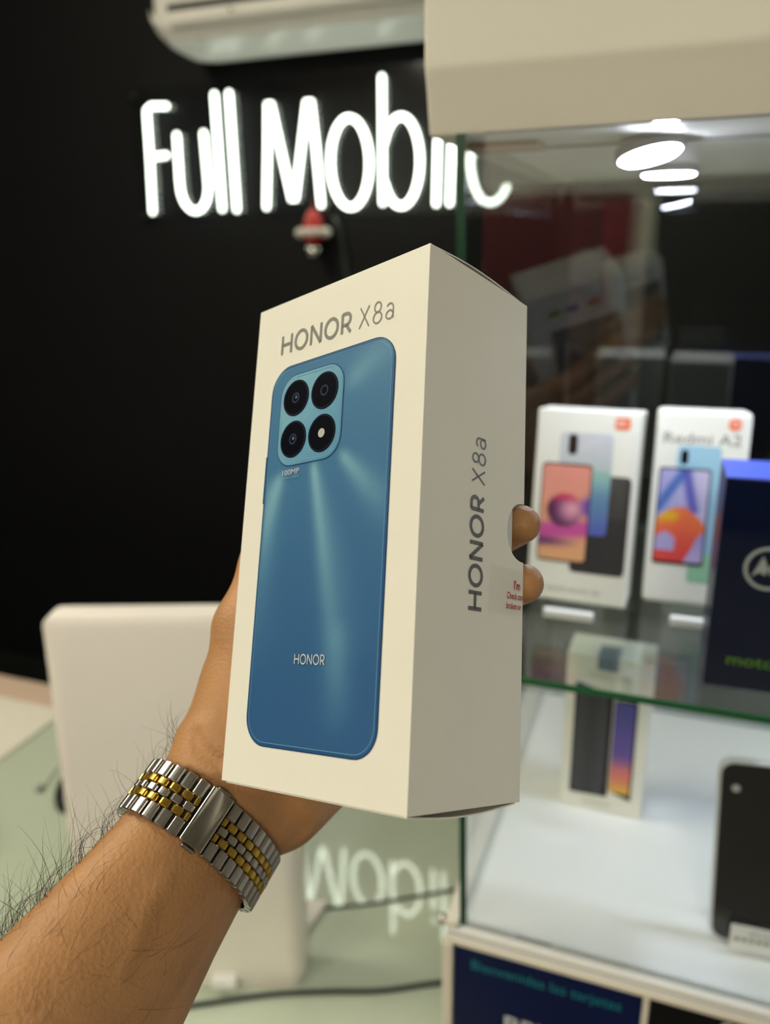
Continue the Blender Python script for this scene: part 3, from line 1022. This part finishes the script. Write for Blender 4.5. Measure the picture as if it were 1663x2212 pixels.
bv.limit_method = 'ANGLE'
bv.angle_limit = math.radians(60)
tr = obj('inner_tray', MB().box(-W_ + .0009, -.0009, .0009, .0497, .0012, H_ - .0012), 'card_inner', hb)
bevel(tr, .0008, 2)


def flap(zb, sgn):
    """tuck flap of the lid: a thin sheet bowed a little out of the opening"""
    mbf = MB()
    nx = 14
    rows = []
    for i in range(nx + 1):
        s = i / nx
        x = -W_ + .0012 + (W_ - .0022) * s
        row = []
        for j in range(9):
            q = j / 8
            y = .0012 + (D_ - .0024) * q
            row.append((x, y, zb + sgn * (.0002 + .0017 * math.sin(math.pi * min(1, q * 1.02)) * s)))
        rows.append(row)
    vs_ = [p for r_ in rows for p in r_] + [(p[0], p[1], p[2] + sgn * .00045) for r_ in rows for p in r_]
    N_ = (nx + 1) * 9
    fs_ = []
    for i in range(nx):
        for j in range(8):
            a = i * 9 + j
            fs_.append((a, a + 1, a + 10, a + 9))
            fs_.append((a + N_, a + N_ + 9, a + N_ + 10, a + N_ + 1))
    for i in range(nx):
        for j0 in (0, 8):
            a = i * 9 + j0
            fs_.append((a, a + 9, a + 9 + N_, a + N_))
    for j in range(8):
        for i0 in (0, nx):
            a = i0 * 9 + j
            fs_.append((a, a + 1, a + 1 + N_, a + N_))
    return mbf.add(vs_, fs_)


obj('top_flap', flap(H_, 1), 'card_white', hb)
obj('bottom_flap', flap(0, -1), 'card_white', hb)
FF = Face((-W_, 0, 0), (1, 0, 0), (0, 0, 1))           # front face, u from the left edge, v from the bottom
FR = Face((0, 0, 0), (0, 1, 0), (0, 0, 1))             # right face
PL = .00015
hp, hw = lettering('HONOR', .0073, .00125, .34)
obj('maker_lettering', flat(FF, fit(hp, hw, .0146, .0496, .1492), PL), 'ink_grey', hb)
xp, xw = lettering('X8a', .0073, .00062, .30)
obj('model_lettering', flat(FF, fit(xp, xw, .0537, .0688, .1490), PL), 'ink_grey', hb)


# the printed phone
def hpr(s, t_):
    u, v = s * 59.3, t_ * 130.3                     # mm
    base = mix3((44, 88, 138), (74, 128, 168), t_)
    base = mix3(base, (54, 106, 152), .35)
    col = list(base)

    def beam(x0, y0, ang, w0, w1, length, gain, tint=(150, 200, 212)):
        nonlocal col
        dx, dy = u - x0, v - y0
        ca, sa = math.cos(math.radians(ang)), math.sin(math.radians(ang))
        al, ac_ = dx * ca + dy * sa, -dx * sa + dy * ca
        if al < 0:
            return
        wd = w0 + (w1 - w0) * min(1, al / length)
        g = gain * math.exp(-(ac_ / wd) ** 2) * max(0.0, 1 - al / length) ** .8 * min(1, al / (2.0 + wd))
        col = [c + (k - c) * g for c, k in zip(col, tint)]
    beam(24, 94.5, -76, 1.5, 6.5, 90, .60)
    beam(24, 94, -70, 2.5, 9, 72, .34)
    beam(36, 95.5, -43, 1.8, 7, 38, .68)
    beam(9, 93, -110, 2.5, 7, 40, .66)
    beam(4, 92, -95, 4, 10, 70, .36)
    beam(37, 116, 33, 3, 9, 34, .45)
    beam(41, 42, -90, 5, 7, 40, .26)
    edge = min(u, 59.3 - u, v, 130.3 - v)
    if edge < .9:
        col = [c + (k - c) * .55 for c, k in zip(col, (36, 78, 125))]
    return tuple(col)


PU, PV, PW, PH = .0113, .0132, .0593, .1303
obj('phone_edge_print', flat(FF, [[(p[0] + PU - .0004, p[1] + PV - .0004) for p in rrect(PW + .0008, PH + .0008, .0096, 12)]], PL), mat('ink_deepblue', rgb(34, 76, 124), .4, noise=.03), hb)
ppr = obj('phone_print', shade_print(FF, PW, PH, .0092, PU, PV, PL * 1.8, hpr, 90, 190), 'print', hb)
mat('ink_edgeblue', rgb(118, 172, 205), .35, noise=.04)
obj('outline_print', flat(FF, ring_polys([(p[0] + PU + .0009, p[1] + PV + .0009) for p in rrect(PW - .0018, PH - .0018, .0085, 12)],
                                         [(p[0] + PU + .00108, p[1] + PV + .00108) for p in rrect(PW - .00216, PH - .00216, .0083, 12)]), PL * 2.4), 'ink_edgeblue', ppr)
obj('side_button_print', flat(FF, [[(PU - .0009, .0945), (PU - .0003, .0945), (PU - .0003, .1115), (PU - .0009, .1115)]], PL), 'ink_deepblue', ppr)
ci = obj('camera_island_print', shade_print(FF, .0314, .0328, .0075, .0168, .1066, PL * 3.2, lambda s, v: mix3((92, 150, 186), (128, 182, 205), .5 + .5 * (v - s)), 16, 24), 'print', hb)
obj('island_rim_print', flat(FF, ring_polys([(p[0] + .0164, p[1] + .1062) for p in rrect(.0322, .0336, .0079, 12)], [(p[0] + .01685, p[1] + .10665) for p in rrect(.0313, .0327, .0075, 12)]), PL * 2.6), 'ink_deepblue', ci)
obj('island_rim_print', flat(FF, ring_polys([(p[0] + .0175, p[1] + .1073) for p in rrect(.0300, .0314, .0069, 12)], [(p[0] + .0177, p[1] + .1075) for p in rrect(.0296, .0310, .0067, 12)]), PL * 3.8), 'ink_edgeblue', ci)
mat('ink_lensring', rgb(40, 60, 88), .4, noise=.03)
mat('ink_lensglint', rgb(96, 112, 150), .4, noise=.03)
mat('ink_flash', rgb(190, 192, 186), .4, noise=.05)
for i, (u, v) in enumerate(((.0249, .1308), (.0394, .1306), (.0249, .1158), (.0393, .1156))):
    ln = obj('lens_print', flat(FF, [circle(u, v, .0066, 40)], PL * 4.4), 'lens_black', hb)
    obj('lens_ring_print', flat(FF, ring_polys(circle(u, v, .0062, 40), circle(u, v, .00605, 40)), PL * 5), 'ink_lensring', ln)
    if i < 3:
        obj('lens_ring_print', flat(FF, ring_polys(circle(u, v, .0019, 24), circle(u, v, .0014, 24)), PL * 5), 'ink_lensring', ln)
    if i in (0, 2):
        obj('lens_glint_print', flat(FF, [circle(u + .0002, v + .0002, .0006, 14)], PL * 5), 'ink_lensglint', ln)
    if i == 3:
        obj('flash_print', flat(FF, [circle(u, v, .0016, 20)], PL * 5), 'ink_flash', ln)
obj('resolution_lettering', text_mesh(FF, '100MP', .0206, .1032, .0020, .0086, PL * 4), 'ink_silver', hb)
obj('resolution_lettering', text_mesh(FF, 'ULTRA CAMERA', .0206, .1019, .0008, .0086, PL * 4), 'ink_edgeblue', hb)
sp, sw = lettering('HONOR', .0031, .00042, .30)
obj('phone_lettering', flat(FF, fit(sp, sw, .0336, .0474, .0396), PL * 4), 'ink_silver', hb)


# right face: lettering reads upwards, tops towards the front edge
def turn(polys, ubase, v0):
    return [[(ubase - p[1], v0 + p[0]) for p in q] for q in polys]


hp2, hw2 = lettering('HONOR', .0068, .00130, .34)
obj('maker_lettering', flat(FR, turn(fit(hp2, hw2, 0, .0355, 0), .0314, .0589), PL), 'ink_darkgrey', hb)
xp2, xw2 = lettering('X8a', .0068, .00066, .30)
obj('model_lettering', flat(FR, turn(fit(xp2, xw2, 0, .0150, 0), .0316, .0988), PL), 'ink_darkgrey', hb)
se = obj('seal_sticker', flat(FR, [[(.0347, .0586), (D_ - .0001, .0586), (D_ - .0001, .0738), (.0357, .0738)]], PL * .7), 'seal_film', hb)
obj('seal_lettering', text_mesh(FR, "I'm", .0492, .0672, .0030, .0036, PL * 2, bold=.02), 'ink_red', se)
obj('seal_lettering', text_mesh(FR, 'Check con', .0452, .0640, .0022, .0094, PL * 2, bold=.012), 'ink_red', se)
obj('seal_lettering', text_mesh(FR, 'broken or', .0449, .0607, .0022, .0086, PL * 2, bold=.012), 'ink_red', se)
# marks on the back of the carton, seen mirrored in the glass
FB = Face((0, D_, 0), (-1, 0, 0), (0, 0, 1))
for u, c in ((.022, 'ink_orange'), (.040, 'blue_card'), (.055, 'ink_green')):
    obj('back_mark', flat(FB, [[(p[0] + u, p[1] + .150) for p in rrect(.010, .006, .001)]], PL), c, hb)
obj('back_print', flat(FB, [[(p[0] + .006, p[1] + .012) for p in rrect(.060, .125, .002)]], PL), 'ink_darkgrey', hb)


# ================================================================== HAND AND FOREARM (one continuous skin)
def smin(a, b_, k):
    h = np.clip(0.5 + 0.5 * (b_ - a) / k, 0, 1)
    return b_ * (1 - h) + a * h - k * h * (1 - h)


def surface_nets(d, org, h):
    nx, ny, nz_ = d.shape
    s = d < 0
    c = [s[i:nx - 1 + i, j:ny - 1 + j, k:nz_ - 1 + k] for i in (0, 1) for j in (0, 1) for k in (0, 1)]
    cnt = sum(x.astype(np.int8) for x in c)
    act = (cnt > 0) & (cnt < 8)
    idx = np.argwhere(act)
    vid = -np.ones(act.shape, np.int64)
    vid[act] = np.arange(len(idx))
    acc = np.zeros((len(idx), 3))
    num = np.zeros(len(idx))
    corners = [np.array(q) for q in ((0, 0, 0), (0, 0, 1), (0, 1, 0), (0, 1, 1), (1, 0, 0), (1, 0, 1), (1, 1, 0), (1, 1, 1))]
    val = [d[idx[:, 0] + q[0], idx[:, 1] + q[1], idx[:, 2] + q[2]] for q in corners]
    for a in range(8):
        for b2 in range(a + 1, 8):
            df = corners[b2] - corners[a]
            if np.abs(df).sum() != 1:
                continue
            va, vb = val[a], val[b2]
            cr = (va < 0) != (vb < 0)
            t_ = va / np.where(cr, va - vb, 1)
            P = corners[a][None] + t_[:, None] * df[None]
            acc[cr] += P[cr]
            num[cr] += 1
    verts = (idx + acc / num[:, None]) * h + org
    faces = []
    for ax in range(3):
        o1, o2 = [i for i in range(3) if i != ax]
        sl0 = [slice(None)] * 3
        sl1 = [slice(None)] * 3
        sl0[ax] = slice(0, -1)
        sl1[ax] = slice(1, None)
        a0, a1 = s[tuple(sl0)], s[tuple(sl1)]
        e = np.argwhere(a0 != a1)
        ok = (e[:, o1] > 0) & (e[:, o2] > 0) & (e[:, o1] < d.shape[o1] - 1) & (e[:, o2] < d.shape[o2] - 1)
        e = e[ok]
        inside = a0[e[:, 0], e[:, 1], e[:, 2]]
        q = []
        for da, db in ((-1, -1), (0, -1), (0, 0), (-1, 0)):
            cc = e.copy()
            cc[:, o1] += da
            cc[:, o2] += db
            q.append(vid[cc[:, 0], cc[:, 1], cc[:, 2]])
        q = np.stack(q, 1)
        flip = inside if ax != 1 else ~inside
        q[~flip] = q[~flip][:, ::-1]
        faces.append(q)
    return verts, np.concatenate(faces)


# keypoints in the frame of the held box (x along its front, y into its depth, z up), metres
HSTEP = 0.0013
WR = np.array((-.1010, .0085, -.0190))           # wrist centre
EL = np.array((-.1010, -.0560, -.1010))          # far down the forearm, out of frame
AXD = (EL - WR) / np.linalg.norm(EL - WR)
Wv = np.array((0.0, .80, -.60))
Wv = Wv - AXD * (Wv @ AXD)
Wv /= np.linalg.norm(Wv)
Ww = np.cross(AXD, Wv)
if Ww[0] < 0:
    Ww = -Ww                                      # palmar side faces the viewer


def fore_ab(u):
    a = np.interp(u, [-.02, 0.0, .03, .07, .13], [.0270, .0268, .0300, .0362, .0425])
    b_ = np.interp(u, [-.02, 0.0, .03, .07, .13], [.0165, .0185, .0205, .0250, .0310])
    return a, b_


def hand_sdf(P):
    def seg(a, b_, ra, rb):
        a, b_ = np.array(a), np.array(b_)
        ab = b_ - a
        t_ = np.clip(((P - a) @ ab) / (ab @ ab), 0, 1)
        return np.linalg.norm(P - a - t_[..., None] * ab, axis=-1) - (ra + (rb - ra) * t_)
    rel = P - WR
    u = rel @ AXD
    v, w = rel @ Wv + .035 * np.clip(u, 0, .2), rel @ Ww
    a, b_ = fore_ab(u)
    q = np.sqrt((v / a) ** 2 + (w / b_) ** 2)
    fore = (q - 1) * b_ * np.clip(1 + .35 * (np.abs(v) / a), 1, 1.35)
    fore = np.maximum(fore, -.016 - u)
    d = fore
    X = -.0990
    # metacarpals
    for k, (m0, m1, r0, r1) in enumerate((
            ((X, .013, .012), (X - .001, .066, .080), .0140, .0120),
            ((X, .020, .002), (X - .003, .076, .062), .0145, .0120),
            ((X, .027, -.004), (X - .003, .081, .042), .0145, .0120),
            ((X + .001, .036, -.010), (X, .084, .020), .0140, .0120))):
        d = smin(d, seg(m0, m1, r0, r1), .012)
    # heel of the palm
    d = smin(d, seg((X + .003, .041, -.012), (X + .002, .064, .003), .0150, .0165), .012)
    # ball of the thumb and thumb
    d = smin(d, seg((X + .002, .013, .003), (X + .0015, .019, .030), .0150, .0165), .012)
    d = smin(d, seg((X + .0015, .019, .028), (X + .001, .018, .052), .0145, .0128), .008)
    d = smin(d, seg((X + .001, .018, .052), (X + .004, .024, .078), .0125, .0112), .006)
    d = smin(d, seg((X + .004, .024, .078), (X + .006, .033, .099), .0112, .0085), .005)
    # fingers round the back of the box
    for (z0, z1, z2, z3, y0, xt, rt_) in ((.080, .098, .108, .1150, .066, -.0140, .0070), (.062, .078, .086, .0918, .076, -.0060, .0069),
                                          (.042, .058, .066, .0708, .081, -.0044, .0069), (.020, .036, .043, .0485, .084, -.0260, .0062)):
        k0, k1, k2, k3 = (X - .002, y0, z0), (-.066, .0790, z1), (-.034, .0705, z2), (xt, D_ + rt_ + .0004, z3)
        d = smin(d, seg(k0, k1, .0112, .0095), .006)
        d = smin(d, seg(k1, k2, .0092, .0084), .003)
        d = smin(d, seg(k2, k3, .0080, rt_), .003)
    # creases of the thumb ball and the wrist folds
    def crease(pts, depth, wid):
        nonlocal d
        e = None
        for i in range(len(pts) - 1):
            s_ = seg(pts[i], pts[i + 1], 0, 0)
            e = s_ if e is None else np.minimum(e, s_)
        d = d + depth * np.exp(-(e / wid) ** 2)
    crease([(-.0941, -.0048, .0140), (-.0909, -.0045, .0097), (-.0871, -.0023, .0073), (-.0845, -.0002, .0055)], .0028, .0020)
    crease([(-.0917, -.0072, .0008), (-.0847, -.0006, -.0032), (-.0826, .0048, -.0084)], .0022, .0022)
    crease([(-.0838, .0006, -.0011), (-.0796, .0154, -.0061), (-.0798, .0274, -.0114), (-.0805, .0377, -.0190)], .0030, .0024)
    crease([(-.0806, .0237, -.0104), (-.0804, .0294, -.0155), (-.0831, .0358, -.0221)], .0020, .0020)
    crease([(-.0832, -.0179, -.0291), (-.0824, -.0242, -.0360), (-.0805, -.0275, -.0442), (-.0791, -.0334, -.0528)], -.0007, .0030)
    # the carton's own volume is left free
    bx = np.maximum.reduce([P[..., 0] - .0003, -W_ - .0003 - P[..., 0], P[..., 1] - D_ - .0003, -.0003 - P[..., 1], P[..., 2] - H_, -P[..., 2] - .0003])
    return np.maximum(d, -bx)


lo = np.array((-.150, -.105, -.145))
hi = np.array((.012, .108, .130))
dim = np.ceil((hi - lo) / HSTEP).astype(int)
gx, gy, gz = (np.arange(dim[i]) * HSTEP + lo[i] for i in range(3))
D3 = np.empty(tuple(dim), np.float32)
for i0 in range(0, dim[0], 16):
    G = np.stack(np.meshgrid(gx[i0:i0 + 16], gy, gz, indexing='ij'), -1)
    D3[i0:i0 + 16] = hand_sdf(G)
D3[0], D3[-1], D3[:, 0], D3[:, -1], D3[:, :, 0], D3[:, :, -1] = (.01,) * 6
HV, HF = surface_nets(D3, lo, HSTEP)
me = bpy.data.meshes.new('arm')
me.from_pydata([tuple(p) for p in HV], [], [tuple(int(i) for i in f) for f in HF])
me.materials.append(MATS['skin'])
bm = bmesh.new()
bm.from_mesh(me)
bmesh.ops.recalc_face_normals(bm, faces=bm.faces)
for f_ in bm.faces:
    f_.smooth = True
bm.to_mesh(me)
bm.free()
person = bpy.data.objects.new('person', me)
COL.objects.link(person)
person.matrix_world = MB_W
tag(person, 'bare hairy forearm and hand reaching in from lower left, gripping the white carton from behind', 'person')
md = person.modifiers.new('smooth', 'SMOOTH')
md.factor = .5
md.iterations = 2

# forearm hair: fine bent strands, dense along the thumb side
VN = np.empty(len(me.vertices) * 3)
me.vertex_normals.foreach_get('vector', VN)
VN = VN.reshape(-1, 3)
VC = np.empty(len(me.vertices) * 3)
me.vertices.foreach_get('co', VC)
VC = VC.reshape(-1, 3)
CAMB = np.array(MB_W.inverted() @ Vector((0, 0, 1.45)))
rel = VC - WR
uu, vv, ww = rel @ AXD, rel @ Wv, rel @ Ww
tocam = CAMB - VC
tocam /= np.linalg.norm(tocam, axis=1)[:, None]
facing = (VN * tocam).sum(1)
sel_edge = np.where((uu > .022) & (uu < .125) & (vv < -.012) & (facing < .45) & (facing > -.75))[0]
sel_face = np.where((uu > .035) & (uu < .125) & (vv < .004) & (facing >= .45))[0]
sel_wrist = np.where((uu > -.02) & (uu < .022) & (vv < -.018) & (facing < .35) & (facing > -.6))[0]
hair = MB()
rng = np.random.default_rng(3)


def strand(i, ln, out, rmin, rmax, curl):
    p = Vector(VC[i])
    nrm = Vector(VN[i])
    side = Vector(Wv)
    dirn = Vector(-AXD) * rng.uniform(.2, 1.0) + nrm * out + side * rng.normal(0, .35) + Vector(rng.normal(0, .2, 3))
    dirn.normalize()
    bend = (Vector(-AXD) * rng.uniform(-.2, .6) - nrm * rng.uniform(.1, 1.2) * out + side * rng.normal(.25, .6)) * curl
    pts = []
    q = p - nrm * .0004
    for k in range(9):
        pts.append(q.copy())
        q = q + dirn * (ln / 8)
        dirn = (dirn + bend).normalized()
    r0 = rng.uniform(rmin, rmax)
    hair.tube(pts, [r0 * (1 - .8 * k / 8) for k in range(9)], 3, cap=False)


for i in rng.choice(sel_edge, 560):
    strand(i, rng.uniform(.010, .024), rng.uniform(.35, 1.0), .00006, .00011, .22)
for i in rng.choice(sel_face, 200):
    strand(i, rng.uniform(.010, .022), rng.uniform(.15, .35), .00004, .00007, .16)
for i in rng.choice(sel_wrist, 60):
    strand(i, rng.uniform(.010, .018), rng.uniform(.6, 1.1), .00005, .00009, .2)
hr = obj('arm_hair', hair, 'hair_black', person)
tag(hr, 'fine dark forearm hair', kind='stuff')

# ================================================================== WRISTWATCH
wtc = empty('wristwatch', label='two-tone steel and gold wristwatch worn with the clasp on the inner wrist', cat='watch')
WC = WR + AXD * .0032                              # ring centre
M3 = Matrix([[Wv[i], AXD[i], Ww[i], WC[i]] for i in range(3)] + [[0, 0, 0, 1]])
wtc.matrix_world = MB_W @ M3
NS = 720
ang = np.linspace(0, 2 * math.pi, NS + 1)[:-1]          # angle 0 = palmar side
dirs = np.sin(ang)[:, None] * Wv + np.cos(ang)[:, None] * Ww
rad = np.zeros(NS)
ravg = np.zeros(NS)
for yb in (-.0095, -.005, 0.0, .005, .0095):
    rr_ = np.full(NS, .008)
    for _ in range(24):
        rr_ -= .8 * hand_sdf(WC + AXD * yb + dirs * rr_[:, None])
    rad = np.maximum(rad, rr_)
    ravg += rr_ / 5
ft_ = np.fft.rfft(.55 * rad + .45 * ravg)
ft_[9:] = 0
rad = np.fft.irfft(ft_, NS) + .0009
ang = np.append(ang, 2 * math.pi)
rad = np.append(rad, rad[0])
ex, ez = rad * np.sin(ang), rad * np.cos(ang)
arcl = np.concatenate([[0], np.cumsum(np.hypot(np.diff(ex), np.diff(ez)))])
PER = arcl[-1]
S0 = -.0150                                       # the clasp sits a little to the thumb side


def ring_frame(s):
    s = (s + S0) % PER
    p = Vector((np.interp(s, arcl, ex), 0, np.interp(s, arcl, ez)))
    h_ = .0012
    tg = Vector((np.interp((s + h_) % PER, arcl, ex) - np.interp((s - h_) % PER, arcl, ex), 0,
                 np.interp((s + h_) % PER, arcl, ez) - np.interp((s - h_) % PER, arcl, ez))).normalized()
    nr_ = Vector((tg.z, 0, -tg.x))
    if nr_.dot(p) < 0:
        nr_ = -nr_
    return Matrix(((tg.x, 0, nr_.x, p.x), (tg.y, 1, nr_.y, p.y), (tg.z, 0, nr_.z, p.z), (0, 0, 0, 1)))


def link_mesh(wy, lx, th_):
    """rounded link: barrel-backed bar, long in y, short in x"""
    pr = []
    for fx_, fz in ((1, .62), (.93, .80), (.78, .92), (.5, .98), (0, 1.0), (-.5, .98), (-.78, .92), (-.93, .80), (-1, .62)):
        pr.append((lx / 2 * fx_, th_ * fz))
    pr = [(lx / 2, 0)] + pr + [(-lx / 2, 0)]
    mbl = MB()
    k_ = len(pr)
    e = .00035
    for y, ins in ((-wy / 2, 1), (-wy / 2 + e, 0), (wy / 2 - e, 0), (wy / 2, 1)):
        mbl.v += [(x * (1 - .10 * ins), y, z - .0003 * ins) for x, z in pr]
    for i in range(3):
        mbl.f += [(i * k_ + j, i * k_ + (j + 1) % k_, (i + 1) * k_ + (j + 1) % k_, (i + 1) * k_ + j) for j in range(k_)]
    n0 = len(mbl.v)
    mbl.v += mbl.v[:k_] + mbl.v[3 * k_:4 * k_]
    mbl.f += [tuple(range(n0, n0 + k_)), tuple(range(n0 + k_, n0 + 2 * k_))]
    mm = mbl.mesh('link')
    for p in mm.polygons:
        p.use_smooth = False
    return mm


PITCH = .00455
BW = .0196
mo = link_mesh(.0056, PITCH * .90, .0027)
mo.materials.append(MATS['steel'])
mg = link_mesh(.0027, PITCH * .88, .0028)
mg.materials.append(MATS['gold'])
mc = link_mesh(.0027, PITCH * .88, .0028)
mc.materials.append(MATS['steel'])
CLASP = .0090
start = CLASP / 2 + PITCH * .50
stop = PER - start
case_half = .0175
rows = []
srow = start
while srow < PER / 2 - case_half - PITCH * .4:
    rows.append(srow)
    srow += PITCH
for sg2 in (1, -1):
    for srow in rows:
        for yy_, mm, off in ((-.0070, mo, 0), (-.00283, mg, .5), (0, mc, 0), (.00283, mg, .5), (.0070, mo, 0)):
            s_ = srow + off * PITCH
            if off and srow == rows[-1]:
                continue
            o2 = bpy.data.objects.new('link', mm)
            COL.objects.link(o2)
            o2.parent = wtc
            o2.matrix_local = ring_frame(sg2 * s_) @ Matrix.Translation((0, yy_, 0))
    for yy_ in (-.00283, .00283):                      # short half links beside the clasp
        o2 = bpy.data.objects.new('link', mg)
        COL.objects.link(o2)
        o2.parent = wtc
        o2.matrix_local = ring_frame(sg2 * (start - PITCH * .28)) @ Matrix.Translation((0, yy_, 0)) @ Matrix.Scale(.5, 4, (1, 0, 0))
fr = ring_frame(0)
cl = obj('clasp', MB().prism([(-CLASP / 2, .0006), (CLASP / 2, .0006), (CLASP / 2, .0030), (CLASP / 2 - .0006, .0036), (CLASP / 2 - .0022, .0034), (0, .0037), (-CLASP / 2 + .0022, .0034), (-CLASP / 2 + .0006, .0036), (-CLASP / 2, .0030)], 'y', -BW / 2, BW / 2), 'steel_polished', wtc)
bevel(cl, .0003, 2, 30)
cl.matrix_local = fr
for sy in (-1, 1):
    bt = obj('clasp_button', MB().box(-.0026, .0026, -.0006, .0006, .0005, .0024), 'steel', cl)
    bevel(bt, .0005, 2)
    bt.location = (0, sy * (BW / 2 + .0007), 0)
# dark inner strap so no skin shows between the rows
inn = MB()
for k in range(97):
    s_ = PER * k / 96
    f4 = ring_frame(s_)
    for y_ in (-BW / 2 + .0012, BW / 2 - .0012):
        for z_ in (.0001, .0008):
            inn.v.append(tuple(f4 @ Vector((0, y_, z_))))
for k in range(96):
    a, b2 = k * 4, k * 4 + 4
    inn.f += [(a + 1, a + 3, b2 + 3, b2 + 1), (a, b2, b2 + 2, a + 2), (a, a + 1, b2 + 1, b2), (a + 2, b2 + 2, b2 + 3, a + 3)]
obj('link_pins', inn, 'vent_dark', wtc)
f4 = ring_frame(PER / 2)
hd_ = obj('watch_case', MB().lathe([(.014, .0005), (.0172, .0015), (.0178, .004), (.0172, .0075), (.0150, .0092), (.0146, .0085)], 40), 'steel_polished', wtc, True)
hd_.matrix_local = f4
obj('dial', MB().lathe([(.001, .0078), (.0144, .0078), (.0144, .0084), (.001, .0084)], 40), 'ink_silver', hd_)
obj('crystal', MB().lathe([(.001, .0093), (.0148, .0093), (.0140, .0101), (.001, .0104)], 40), 'acrylic', hd_, True)
obj('crown', MB().lathe([(.0008, .0), (.0026, .0003), (.0026, .003), (.001, .0034)], 16, 'y', (0, .0176, .0045)), 'gold', hd_, True)
